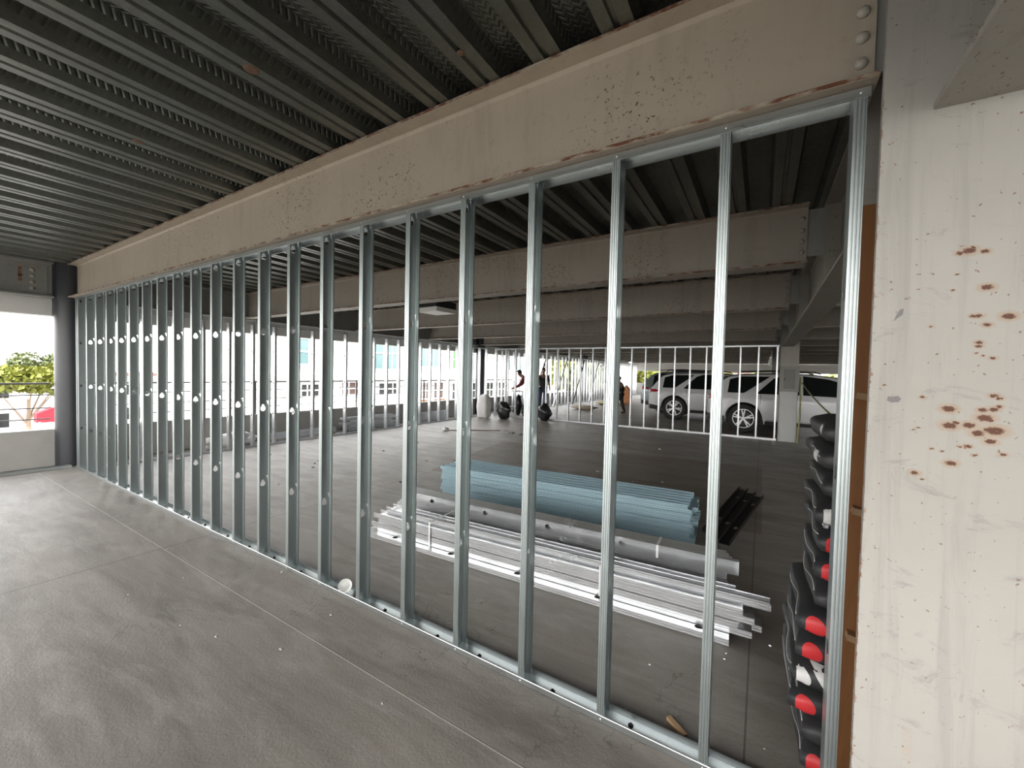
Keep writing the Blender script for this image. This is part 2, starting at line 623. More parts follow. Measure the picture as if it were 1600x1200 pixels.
def girder(ya, yb, xc, z0, label, mat=M_girder, bw=.23, ends=True):
    g = empty('steel_girder', (xc, ya, z0), 0, label, 'steel girder', None)
    MB().prism(ibeam(DECK - .003 - z0, bw, .020, .014, 0), 0, yb - ya, 'y').build('girder_body', mat, g)
    return g


girder(YB + .1, 1.59, GX - .005, GB, 'steel girder overhead on the viewer\'s side of the big near column')
g1 = girder(1.95, 11.71, GX, GB, 'painted steel girder running from the near column back to the column with the panel box')
for yc in CLG[2:5]:
    for sx in (-1,):
        st = MB().box(-.112, -.01, yc - 1.95 - .03, yc - 1.95 - .018, .02, DECK - GB - .02)
        st.build('stiffener', M_girder, g1)
girder(12.09, 21.9, GX, GB, 'steel girder continuing behind the column with the panel box')
girder(22.3, 32.0, GX, GB, 'farthest steel girder towards the bright far opening')
gl = girder(YB + .2, 1.54, -8.72, 2.43, 'grey steel edge beam above the left opening with rusty bolts by the black column', M_grey, .2)
for i in range(4):
    b = link_mesh('bolt', bolt_mesh, gl, (.008, 4.15, .11 + i * .085), (0, 0, R(90)))
    b.scale = (1.5, 1.5, 1.5)
    b['label'] = 'rust-streaked bolt'
MB().box(.006, .016, 4.05, 4.29, .05, .44).build('shear_plate', M_grey, gl)
MB().box(.016, .018, 4.02, 4.06, .15, .42).build('rust_stain', M_rustedge, gl)
girder(1.95, 11.7, -8.72, 2.43, 'dark steel edge beam above the window openings of the left side', M_grey, .2)
girder(12.1, 21.9, -8.72, 2.43, 'steel edge beam of the left side beyond the far stud wall', M_grey, .2)


ROPE_END = 1.05


# columns
def wcolumn(yc, xc, label, mat, marks=False):
    c = empty('steel_column', (xc, yc, 0), 0, label, 'steel column')
    pts = [(-.185, -.18), (.185, -.18), (.185, -.157), (.010, -.157), (.010, .157), (.185, .157), (.185, .18), (-.185, .18), (-.185, .157), (-.010, .157), (-.010, -.157), (-.185, -.157)]
    MB().prism(pts, 0, 3.0).build('column_shaft', mat, c)
    return c


def column_paint():
    t = NT('column_paint')
    sep = t.n('ShaderNodeSeparateXYZ')
    t.link(t.co, sep.inputs[0])
    X, Z = sep.outputs['X'], sep.outputs['Z']
    c = t.mix(t.noise(1.6, 7, .62), (0.39, 0.375, 0.345, 1), (0.29, 0.275, 0.25, 1))
    # warmer, darker tone higher up
    c = t.mix(t.ramp(t.math('ADD', Z, t.math('MULTIPLY_ADD', t.noise(2.5, 4), .9, -.45)), 1.3, 0.0, 2.3, .6) , c, (0.30, 0.25, 0.185, 1))
    s1 = t.noise(3.2, 7, .7, t.mapping(scale=(6, 6, .35)), .5)
    c = t.mix(t.ramp(s1, .5, 0.0, .75, .5), c, (0.21, 0.20, 0.185, 1))
    s2 = t.noise(7, 8, .75, t.mapping(scale=(.8, 1, 1.6), loc=(2, 2, 7)), 1.0)
    c = t.mix(t.ramp(s2, .57, 0.0, .70, .55), c, (0.17, 0.165, 0.155, 1))
    # rust spots breaking through the paint: (x, z, radius)
    spots = [(-0.01, 1.871, 0.0083), (0.007, 1.875, 0.0129), (0.037, 1.87, 0.0083), (0.013, 1.884, 0.0055), (-0.014, 1.814, 0.0037), (-0.019, 1.772, 0.0037), (0.044, 1.774, 0.0119), (0.022, 1.699, 0.0073), (0.031, 1.699, 0.0083), (0.048, 1.674, 0.0083), (0.086, 1.695, 0.0129), (0.034, 1.627, 0.0073), (0.035, 1.617, 0.0064), (0.062, 1.585, 0.0064), (0.043, 1.591, 0.0037), (0.031, 1.599, 0.0037), (-0.06, 1.673, 0.0046), (-0.07, 1.475, 0.0055), (-0.075, 1.388, 0.0037), (-0.151, 1.506, 0.0037), (-0.016, 1.445, 0.0138), (-0.013, 1.399, 0.0147), (-0.001, 1.408, 0.0064), (0.024, 1.403, 0.0129), (0.049, 1.446, 0.0092), (0.068, 1.449, 0.0092), (0.053, 1.425, 0.0147), (0.064, 1.419, 0.0064), (0.042, 1.383, 0.0129), (0.055, 1.394, 0.0064), (0.072, 1.392, 0.0184), (0.066, 1.363, 0.011), (0.067, 1.485, 0.0083), (0.078, 1.479, 0.0064), (0.078, 1.457, 0.0064), (0.01, 1.343, 0.0046), (0.024, 1.345, 0.0073), (0.038, 1.323, 0.0046), (0.09, 1.331, 0.0064), (-0.006, 1.295, 0.011), (-0.078, 1.258, 0.0092), (-0.046, 1.331, 0.0037), (-0.062, 1.242, 0.0037), (-0.024, 1.327, 0.0037)]
    wob_x = t.math('MULTIPLY_ADD', t.noise(140, 4, .7), .020, -.010)
    wob_z = t.math('MULTIPLY_ADD', t.noise(150, 4, .7, t.mapping(loc=(5, 5, 5))), .014, -.007)
    Xw, Zw = t.math('ADD', X, wob_x), t.math('ADD', Z, wob_z)
    best = None
    for (sx_, sz_, sr_) in spots:
        a_ = t.math('MULTIPLY', t.math('SUBTRACT', Xw, sx_), .95 / sr_)
        b_ = t.math('MULTIPLY', t.math('SUBTRACT', Zw, sz_), 1.6 / sr_)
        d_ = t.math('ADD', t.math('MULTIPLY', a_, a_), t.math('MULTIPLY', b_, b_))
        best = d_ if best is None else t.math('MINIMUM', best, d_)
    best = t.math('MULTIPLY', best, .1)
    c = t.mix(t.math('MULTIPLY', t.ramp(best, .05, 1.0, .42, 0.0), .55), c, (0.33, 0.19, 0.085, 1))
    c = t.mix(t.ramp(best, .04, 1.0, .11, 0.0), c, (0.085, 0.030, 0.014, 1))
    sp2 = t.noise(80, 2, .5, t.mapping(loc=(1, 0, 3)))
    c = t.mix(t.ramp(sp2, .71, 0.0, .74, .8), c, (0.16, 0.08, 0.05, 1))
    # rust creeping in from the left edge
    ed = t.math('ADD', X, t.math('MULTIPLY_ADD', t.noise(42, 6, .75, t.mapping(scale=(1, 1, .6))), -.06, .03))
    em = t.math('MULTIPLY', t.ramp(t.math('MULTIPLY_ADD', ed, 5.0, 1.2), .262, 1.0, .272, 0.0), t.ramp(t.noise(2.6, 3, .6, t.mapping(loc=(0, 0, 2.2))), .42, .25, .56, 1.0))
    c = t.mix(em, c, (0.20, 0.085, 0.04, 1))
    t.bump(t.noise(45, 5, .7), .18, .004)
    return t.out(c, .68)


M_column = column_paint()
c1 = wcolumn(1.77, .458, 'big pale grey painted steel column with rust spots at the right edge', M_column)
chip = MB()
import itertools


def blob(cx, cz, pts, y):
    return [(cx + a, y, cz + b) for a, b in pts]


for (cx, cz, pts) in [(-.131, 1.467, [(-.014, -.006), (-.004, -.011), (.012, -.009), (.017, .001), (.010, .009), (-.002, .006), (-.012, .007)]),
                      (-.123, 1.712, [(-.016, -.020), (-.006, -.010), (.003, -.002), (.005, .016), (-.004, .012), (-.011, -.004)])]:
    n = len(pts)
    chip.add(blob(cx, cz, pts, -.1805) + blob(cx, cz, pts, -.1795), [tuple(range(n))] + [(i, (i + 1) % n, n + (i + 1) % n, n + i) for i in range(n)])
cp = chip.build('paint_chip', simple('exposed_primer', (0.17, 0.16, 0.16), .7), c1)
cp['label'] = 'dark grey patches of missing paint'
for i, zz in enumerate((2.33, 2.50, 2.62)):
    b = link_mesh('bolt', bolt_mesh, c1, (-.012 + .06 * (i == 0) - .02, -.18, zz + .1))
    b.scale = (1.0, 1.0, 1.2)
# faint stencilled mill mark near the foot of the column, written sideways
tx = bpy.data.curves.new('mill_mark', 'FONT')
tx.body = 'V-118-323'
tx.size = .030
tx.extrude = .0002
to = bpy.data.objects.new('mill_mark', tx)
COL.objects.link(to)
to.parent = c1
to.location = (-.055, -.1805, .385)
to.rotation_euler = (R(90), R(-90), 0)
tx.materials.append(simple('faded_brown_stencil', (0.40, 0.33, 0.27), .7))

c2 = wcolumn(11.9, .545, 'grey steel column with an electrical panel box beside the white cars', M_girder)
wcolumn(22.1, .55, 'distant steel column behind the parked cars', M_girder)
MB().box(-.17, .17, -.20, -.18, .0, 1.20).build('cover_plate', simple('grey_cover_paint', (0.42, 0.43, 0.42), .6, 0, .15, 4), c2)
pb = empty('panel_box', (.545, 11.70, 1.20), 0, 'grey metal electrical panel box fixed to the column by the white car', 'panel box')
MB().box(-.19, .19, -.16, 0, 0, .60).build('box_body', M_box, pb)
dr = MB().box(-.115, .115, -.168, -.16, .07, .53).build('door', simple('panel_door', (0.155, 0.15, 0.13), .5), pb)
MB().box(-.105, -.085, -.180, -.168, .27, .31).build('latch', M_dark, dr)
cb = MB()
cb.tube([(.76, 11.60, 1.55), (.765, 11.60, 1.2), (.77, 11.58, 1.0), (.77, 11.62, .5), (.745, 11.63, .05), (.75, 11.62, .0)], .016, 6)
tag(cb.build('cable', M_strap, smooth=True), 'dark green cable hanging down the right side of the panel-box column', 'cable')
cb = MB()
pp = [(.735 - .0 * u_, 11.70 - 9.73 * u_, 1.42 + (ROPE_END - 1.42) * u_ - .10 * math.sin(math.pi * u_)) for u_ in [i / 24 for i in range(25)]]
pp = [(x_ + .06 * (1 - u_ / 24) + (.625 - .735) * (u_ / 24), y_, z_) for u_, (x_, y_, z_) in enumerate(pp)]
cb.tube(pp, .011, 6)
tag(cb.build('rope', M_strap, smooth=True), 'sagging yellow-green rope stretched from the panel-box column to the right in front of the car', 'rope')

# round black columns on the left facade
def pipe_column(x, y, label, r=.165, top=2.93):
    c = empty('round_column', (x, y, 0), 0, label, 'column')
    MB().lathe((0, 0, 0), [(r, 0), (r, top)], 'z', 40).build('shaft', M_black, c, auto=40)
    MB().lathe((0, 0, 0), [(r + .012, 2.40), (r + .012, top - .01)], 'z', 32).build('collar', M_black, c)
    return c


pipe_column(-8.70, 1.71, 'thick black round column at the left end of the long stud wall')
pipe_column(-8.70, 11.95, 'black column in the far left corner beside the white sack')
pipe_column(-8.70, 22.1, 'black column of the left side, seen through the far stud wall')

# guard cables and posts above the parapet
def guard(ya, yb, label, ticks=2.4, short=0):
    g = empty('guard_rail', (-8.90, ya, .535), 0, label, 'guard rail')
    for z in (.15, .31, .50, .665):
        MB().tube([(0, 0, z), (0, yb - ya, z)], .009 if z < .6 else .014, 6).build('cable', M_cable, g)
    n = max(2, int((yb - ya) / ticks) + 1)
    for i in range(n):
        y = (yb - ya - short) * i / (n - 1)
        MB().box(-.014, .014, y - .014, y + .014, 0, .68).build('post', M_cable, g)
    return g


guard(-2.5, 1.54, 'thin cable guard rail on the low concrete parapet left of the black column', 2.4, .9)
guard(1.92, 11.75, 'cable guard rail on the parapet behind the left window-side stud wall')
guard(12.15, 32.0, 'distant cable guard rail on the parapet beyond the far stud wall')

# ================================================================== STUD WALLS
def circle_hole(w=.020, h=.030, n=12, drop=True):
    pts = []
    for i in range(n):
        a = 2 * math.pi * i / n + math.pi / n
        u, v = w * math.cos(a), h * math.sin(a) * .72
        if drop and v > 0:
            v *= 1.55
            u *= (1 - .35 * max(0, math.sin(a)))
        pts.append((u, v))
    return pts


def web_mesh(mb, put, width, length, holes, t=.0012):
    """web sheet in local (u: across, v: along); put(u,v,t)->3-D; holes = list of v centres"""
    hw = width / 2
    zones = []
    v0 = 0
    for hv in holes:
        zones.append(('s', v0, hv - .06))
        zones.append(('h', hv - .06, hv + .06))
        v0 = hv + .06
    zones.append(('s', v0, length))
    for kind, a, b in zones:
        if kind == 's':
            vs = [put(u, v, k) for k in (0, t) for (u, v) in ((-hw, a), (hw, a), (hw, b), (-hw, b))]
            mb.add(vs, [(0, 1, 2, 3), (7, 6, 5, 4)])
        else:
            c = (a + b) / 2
            ins = circle_hole()
            n = len(ins)
            outs = []
            for u, v in ins:
                ang = math.atan2(v / .06, u / hw)
                cu, sv = math.cos(ang), math.sin(ang)
                m = max(abs(cu), abs(sv))
                outs.append((cu / m * hw, sv / m * .06))
            vs = []
            for k in (0, t):
                vs += [put(u, c + v, k) for u, v in outs] + [put(u, c + v, k) for u, v in ins]
            corners = []
            fs = []
            for i in range(n):
                j = (i + 1) % n
                fs.append((i, j, n + j, n + i))
                fs.append((2 * n + n + i, 2 * n + n + j, 2 * n + j, 2 * n + i))
                fs.append((n + i, n + j, 3 * n + j, 3 * n + i))
            mb.add(vs, fs)
            # square the outer corners
            for cu in (-1, 1):
                for cv in (-1, 1):
                    near = sorted(range(n), key=lambda q_: (outs[q_][0] - cu * hw) ** 2 + (outs[q_][1] - cv * .06) ** 2)[:2]
                    for k in (0, t):
                        mb.add([put(cu * hw, c + cv * .06, k)] + [put(outs[q_][0], c + outs[q_][1], k) for q_ in near], [(0, 1, 2)])


FW, DP, TH = .033, .084, .0012


def flange_path(y, s):
    """ribbed flange outline from web (x=0) to lip (x=FW), outside at y, ribs go by s"""
    g = .0030 * s
    return [(0, y), (.0065, y), (.0080, y + g), (.0095, y + g), (.011, y), (.0165, y), (.018, y + g), (.0195, y + g), (.021, y), (.0265, y), (.0275, y + g), (.0285, y + g), (.0295, y), (FW, y), (FW, y + .007 * s)]


def upright_stud(height, holes, ribs=True):
    m = MB()
    if ribs:
        m.strip(flange_path(0, 1), TH, 0, height)
        m.strip(flange_path(DP, -1), -TH, 0, height)
    else:
        m.strip([(0, 0), (FW, 0), (FW, .007)], TH, 0, height)
        m.strip([(0, DP), (FW, DP), (FW, DP - .007)], -TH, 0, height)
    web_mesh(m, lambda u, v, k: (k, DP / 2 + u, v), DP, height, holes)
    return m


WY = 1.697            # outer face of the near stud wall
WTOP = 2.447
# near wall
nw = empty('stud_wall', (0, WY, 0), 0, 'long open galvanized steel stud wall filling the foreground under the beige beam', 'stud wall', None)
XA, XB = -8.40, .262
tr = MB()
tr.strip([(-.0015, .034), (-.0015, .031), (-.0028, .029), (-.0028, .0235), (-.0015, .022), (-.0015, 0.0012), (DP + .0015, 0.0012), (DP + .0015, .033)], .0013, XA, XB, 'x')
tr.build('bottom_track', M_galv2, nw)
tr = MB()
tr.strip([(-.0015, WTOP - .033), (-.0015, WTOP - .030), (-.0028, WTOP - .029), (-.0028, WTOP - .0235), (-.0015, WTOP - .022), (-.0015, WTOP), (DP + .0015, WTOP), (DP + .0015, WTOP - .033)], -.0013, XA, XB, 'x')
tr.build('top_track', M_galv2, nw)
sm = upright_stud(WTOP - .006, [.57, 1.18, 1.79, 2.385]).mesh('stud', M_galv)
sx = [-.160 - .4064 * k for k in range(21)]
for x_ in sx:
    link_mesh('stud', sm, nw, (x_ + random.uniform(-.004, .004), 0, .003), (0, 0, 0))
link_mesh('stud', sm, nw, (-8.365, 0, .003))
en = upright_stud(WTOP - .006, [.60, 1.20, 1.80])
eo = link_mesh('stud', en.mesh('end_stud', M_galv), nw, (.221, 0, .003))
eo['label'] = 'end stud against the column'
# screws joining studs to tracks, powder-actuated pins in the bottom track
pm_ = MB().lathe((0, 0, 0), [(.012, 0), (.012, .002), (.0045, .003), (.0045, .010), (.003, .011)], 'z', 10).mesh('track_pin', M_dark, True)
for i in range(12):
    link_mesh('track_pin', pm_, nw, (-.36 - .4064 * i * 1.0 + random.uniform(-.08, .08), .046 + random.uniform(-.01, .01), .003))
scm = MB().lathe((0, 0, 0), [(.0045, 0), (.004, -.002), (.0015, -.0025)], 'y', 8).mesh('screw', M_bright, True)
for x_ in sx[:14] + [.221]:
    link_mesh('screw', scm, nw, (x_ + .016, -.0028, .0155))
    link_mesh('screw', scm, nw, (x_ + .016, -.0028, WTOP - .0155))

# side track running left past the black column
tk = MB()
tk.strip([(0, .04), (0, .001), (.092, .001), (.092, .04)], .0013, -2.5, 1.66, 'y')
o = tk.build('floor_track', M_galv2)
o.location = (-8.52, 0, .001)
tag(o, 'galvanized floor track along the left parapet, ending at the black column', 'metal track')

# left window-side wall: studs every 16 inches, running along Y
SW = 2.315
LX = -8.10


def side_stud(height, holes):
    m = MB()
    # web faces -Y (towards the viewer side), flanges face +-X
    m.strip([(0, 0), (0, .041), (-.007, .041)], .0012, 0, height)
    m.strip([(-.092, 0), (-.092, .041), (-.085, .041)], -.0012, 0, height)
    web_mesh(m, lambda u, v, k: (-.046 + u, k, v), .092, height, holes)
    return m


ssm = side_stud(SW - .006, [.6, 1.2, 1.8]).mesh('stud', M_bright)


def side_wall(ya, yb, label, ys):
    r = empty('stud_wall', (LX, ya, 0), 0, label, 'stud wall')
    MB().strip([(.0015, .03), (.0015, .001), (-.0935, .001), (-.0935, .03)], -.0013, 0, yb - ya, 'y').build('bottom_track', M_bright, r)
    MB().strip([(.0015, SW - .03), (.0015, SW), (-.0935, SW), (-.0935, SW - .03)], .0013, 0, yb - ya, 'y').build('top_track', M_bright, r)
    for y in ys:
        link_mesh('stud', ssm, r, (0, y - ya, .003))
    return r


side_wall(1.93, 11.74, 'open stud wall in front of the left window openings', [1.95 + .3985 * k for k in range(25)])
side_wall(12.1, 31.6, 'far continuation of the left-side stud wall, beyond the three workers', [12.12 + .4064 * k for k in range(48)])

# far partition parallel to the near wall
FY = 11.74
fw = empty('stud_wall', (0, FY, 0), 0, 'far open stud partition in front of the parked white cars', 'stud wall')
fxa, fxb = -7.95, .335
MB().strip([(-.0015, .038), (-.0015, .001), (.0935, .001), (.0935, .038)], .0013, fxa, fxb, 'x').build('bottom_track', M_bright, fw)
MB().strip([(-.0015, SW - .038), (-.0015, SW), (.0935, SW), (.0935, SW - .038)], -.0013, fxa, fxb, 'x').build('top_track', M_bright, fw)
fsm = upright_stud(SW - .006, [.6, 1.2, 1.8], False).mesh('stud', M_bright)
for k in range(22):
    link_mesh('stud', fsm, fw, (.28 - .389 * k, 0, .003))

# ================================================================== STACKED STUDS ON THE FLOOR
def lying_stud(length, mat, name):
    m = MB()
    path1 = [(-.046, 0), (-.046, .008), (-.042, .011), (-.042, .015), (-.046, .018), (-.046, .024), (-.042, .027), (-.042, .031), (-.046, .034), (-.046, .0375), (-.040, .0375)]
    m.strip(path1, -.0012, -length / 2, length / 2, 'x')
    m.strip([(-a, b) for a, b in path1], .0012, -length / 2, length / 2, 'x')
    hs = [.35 + .61 * i for i in range(int((length - .4) / .61) + 1)]
    web_mesh(m, lambda u, v, k: (v - length / 2, u, k), .092, length, hs)
    return m.mesh(name, mat)


tm = lying_stud(2.78, M_teal, 'steel_stud')
TZ = R(3.3)
cx, cy = -1.87, 3.80


def place_lying(me, label, group, c, off_along, off_across, z, rz, roll, jit=.012):
    o = bpy.data.objects.new('steel_stud', me)
    COL.objects.link(o)
    ca, sa = math.cos(rz), math.sin(rz)
    a = off_along + random.uniform(-jit, jit)
    o.location = (c[0] + ca * a - sa * off_across, c[1] + sa * a + ca * off_across, z)
    o.rotation_euler = (roll, 0, rz + random.uniform(-.0008, .0008))
    return tag(o, label, 'steel stud', group)


for lay in range(9):
    for colm in range(5):
        up = lay % 2 == 0
        z = .002 + lay * .0405
        place_lying(tm, 'blue-grey steel stud in the wide bundle lying farthest behind the long stud wall', 'blue-grey studs bundled on the floor', (cx, cy),
                    .02 * math.sin(lay * 2.1), .05 + colm * .0945 + .004 * lay, z + (0 if up else .0385), TZ, 0 if up else math.pi, .03)

sm2 = lying_stud(2.95, M_pile, 'steel_stud')
sc2 = (-1.55, 2.56)
Z2 = R(2.6)
lf = 'bright galvanized stud in the low front pile, nearest the long stud wall'
for k in range(3):       # bottom layer, channel down, stepping out towards the viewer
    place_lying(sm2, lf, 'bright studs in the front pile', sc2, -.05 + .02 * (k % 2), -.012 + k * .0945, .002 + .0385, Z2, math.pi, .02)
for lay in range(1, 5):
    for k in range(3):
        up = lay % 2 == 0
        place_lying(sm2, lf, 'bright studs in the front pile', sc2, (.10, .03, .06, .0)[lay - 1], .052 + k * .0945 + .004 * (lay % 2), .003 + lay * .0405 + (0 if up else .0385), Z2, 0 if up else math.pi, .03)
place_lying(sm2, 'single bright stud sticking out to the right on top of the front pile', None, sc2, .16, .10, .2075, Z2, 0)
sc3 = (-1.55, 2.98)
lb = 'bright galvanized stud in the raised middle pile, between the front pile and the blue-grey bundle'
for lay in range(5):
    for k in range(2):
        up = lay % 2 == 0
        place_lying(sm2, lb, 'bright studs in the middle pile', sc3, -.09, .05 + k * .0945, .002 + lay * .0405 + (0 if up else .0385), Z2, 0 if up else math.pi, .03)
for k in range(4):
    place_lying(sm2, lb, 'bright studs in the middle pile', sc3, -.03 - .015 * k, .01 + k * .0405, .2055 + .0465, Z2, R(-90), .02)


# packing tape bands around the piles
def band(c, along, across0, across1, z0, z1, rz, label):
    ca, sa = math.cos(rz), math.sin(rz)
    m = MB()
    wd = .008
    def P(a, y, z):
        return (c[0] + ca * a - sa * y, c[1] + sa * a + ca * y, z)
    for (y0, y1, za, zb) in ((across0 - .002, across0 - .001, z0, z1), (across0 - .002, across1, z1, z1 + .001)):
        vs = [P(along + sx_ * wd, yy, zz) for zz in (za, zb) for yy in (y0, y1) for sx_ in (-1, 1)]
        m.add(vs, [(0, 1, 3, 2), (4, 5, 7, 6), (0, 1, 5, 4), (2, 3, 7, 6), (0, 2, 6, 4), (1, 3, 7, 5)])
    tag(m.build('strapping_band', M_white), label, 'strap')


band(sc2, .68, .0, .34, .045, .248, Z2, 'thin white strap around the right half of the front pile')
band(sc2, -.78, .0, .34, .045, .248, Z2, 'thin white strap around the left half of the front pile')
band(sc3, .95, .004, .17, .206, .300, Z2, 'thin white strap around the right half of the middle pile')

# dark studs leaning up behind the right end of the blue-grey bundle
lm = lying_stud(1.2, simple('dark_steel', (0.10, 0.10, 0.10), .3, .8), 'steel_stud')
for k in range(3):
    o = link_mesh('steel_stud', lm, None, (-.26 + .075 * k, 4.72 - .10 * k, .155), (0, R(-8), R(78)))
    tag(o, 'short dark steel stud lying crosswise at the right end of the blue-grey bundle', 'steel stud', 'short dark studs at the right end of the blue-grey bundle')

# ================================================================== BAGS
def bag_mesh(w, dth, h, seed):
    rnd = random.Random(seed)
    b = bmesh.new()
    bmesh.ops.create_cube(b, size=2)
    bmesh.ops.subdivide_edges(b, edges=b.edges, cuts=7, use_grid_fill=True)
    ph = [rnd.uniform(0, 6) for _ in range(8)]
    for v in b.verts:
        x, y, z = v.co
        # flat pillow: thickness falls off to the ends
        ex = 1 - abs(x) ** 7 * .30
        ey = 1 - abs(y) ** 8 * .22
        zz = z * ex * ey
        k = 1 - .07 * abs(z) ** 3
        wob = .05 * math.sin(3.1 * x + ph[0]) * math.cos(2.7 * y + ph[1]) + .04 * math.sin(5.3 * y + ph[2] + 2 * z)
        v.co = (x * w / 2 * k * (1 + .03 * math.sin(4 * y + ph[3])), y * dth / 2 * k * (1 + .025 * math.sin(5 * x + ph[4])), (zz + wob * (1 - abs(z) * .4)) * h / 2)
    me = bpy.data.meshes.new('bag_body')
    b.to_mesh(me)
    b.free()
    for p in me.polygons:
        p.use_smooth = True
    me.materials.append(M_bag)
    return me


def disc_verts(cx_, cz, rx, rz, y, n=22, cut=None):
    pts = []
    for i in range(n):
        a = 2 * math.pi * i / n
        u = cx_ + rx * math.cos(a)
        if cut is not None:
            u = max(u, cut)
        pts.append((u, y, cz + rz * math.sin(a)))
    return pts


from mathutils.bvhtree import BVHTree
BVH = [None]


def wrap(pts2, axis, name, mat, parent):
    """thin printed shape that follows the bag; pts2 convex, in (across, up)"""
    cx_ = sum(p[0] for p in pts2) / len(pts2)
    cz_ = sum(p[1] for p in pts2) / len(pts2)
    dense = []
    for a, b in zip(pts2, pts2[1:] + pts2[:1]):
        nn = max(1, int(math.hypot(a[0] - b[0], a[1] - b[1]) / .012))
        for q_ in range(nn):
            dense.append((a[0] + (b[0] - a[0]) * q_ / nn, a[1] + (b[1] - a[1]) * q_ / nn))
    NRG = 6
    vs, fs = [], []
    n_ = len(dense)
    for rr_ in range(NRG + 1):
        f_ = 1 - rr_ / NRG
        for u, v in dense:
            uu, vv = cx_ + (u - cx_) * f_, cz_ + (v - cz_) * f_
            o_, d_ = ((Vector((uu, -1, vv)), Vector((0, 1, 0))) if axis == 'y' else (Vector((-1, uu, vv)), Vector((1, 0, 0))))
            hit = BVH[0].ray_cast(o_, d_)
            p = hit[0] if hit[0] is not None else o_ + d_ * (1 - (BD if axis == 'y' else BW) / 2)
            vs.append(tuple(p - d_ * .0016))
    for rr_ in range(NRG):
        for q_ in range(n_):
            a = rr_ * n_ + q_
            b = rr_ * n_ + (q_ + 1) % n_
            fs.append((a, b, b + n_, a + n_))
    return MB().add(vs, fs).build(name, mat, parent, smooth=True)


def patch(pts2, y, name, mat, parent):
    return wrap(pts2, 'y', name, mat, parent)


def sidepatch(pts2, x_, name, mat, parent):
    return wrap(pts2, 'x', name, mat, parent)


BW, BD, BH = .40, .56, .128
# (left edge x, front y, kind)
bags = [
    (.168, 1.885, 'dot'), (.168, 1.885, 'logo'), (.128, 1.90, 'dot'), (.132, 1.90, 'white'), (.142, 1.90, 'dot'),
    (.150, 1.905, 'dot'), (.192, 1.91, 'logo'), (.192, 1.91, 'dot'), (.202, 1.92, 'dot'),
    (.196, 1.93, 'white'), (.208, 1.94, 'plain'), (.200, 1.96, 'plain'), (.208, 1.98, 'torn')]
desc = ['lowest black bag with a red dot, at the foot of the right-hand stack', 'black bag with a small white logo, second from the bottom of the stack',
        'black bag with a red dot and red corner, third from the bottom of the stack', 'black bag with a white dot and broad white triangle, low in the stack',
        'black bag with a red dot, directly on the bag with the white triangle', 'black bag with a red dot, directly below the upper bag with the white logo',
        'black bag with a white bar logo halfway up the stack', 'black bag with a red dot resting on the upper logo bag', 'upper black bag with a red dot, below the bag with the pale round print',
        'black bag with a pale round print in the upper stack', 'plain black bag above the one with the pale round print', 'black bag with a white square sticker, second from the top of the stack',
        'crumpled topmost black bag of the stack']
zb = .0
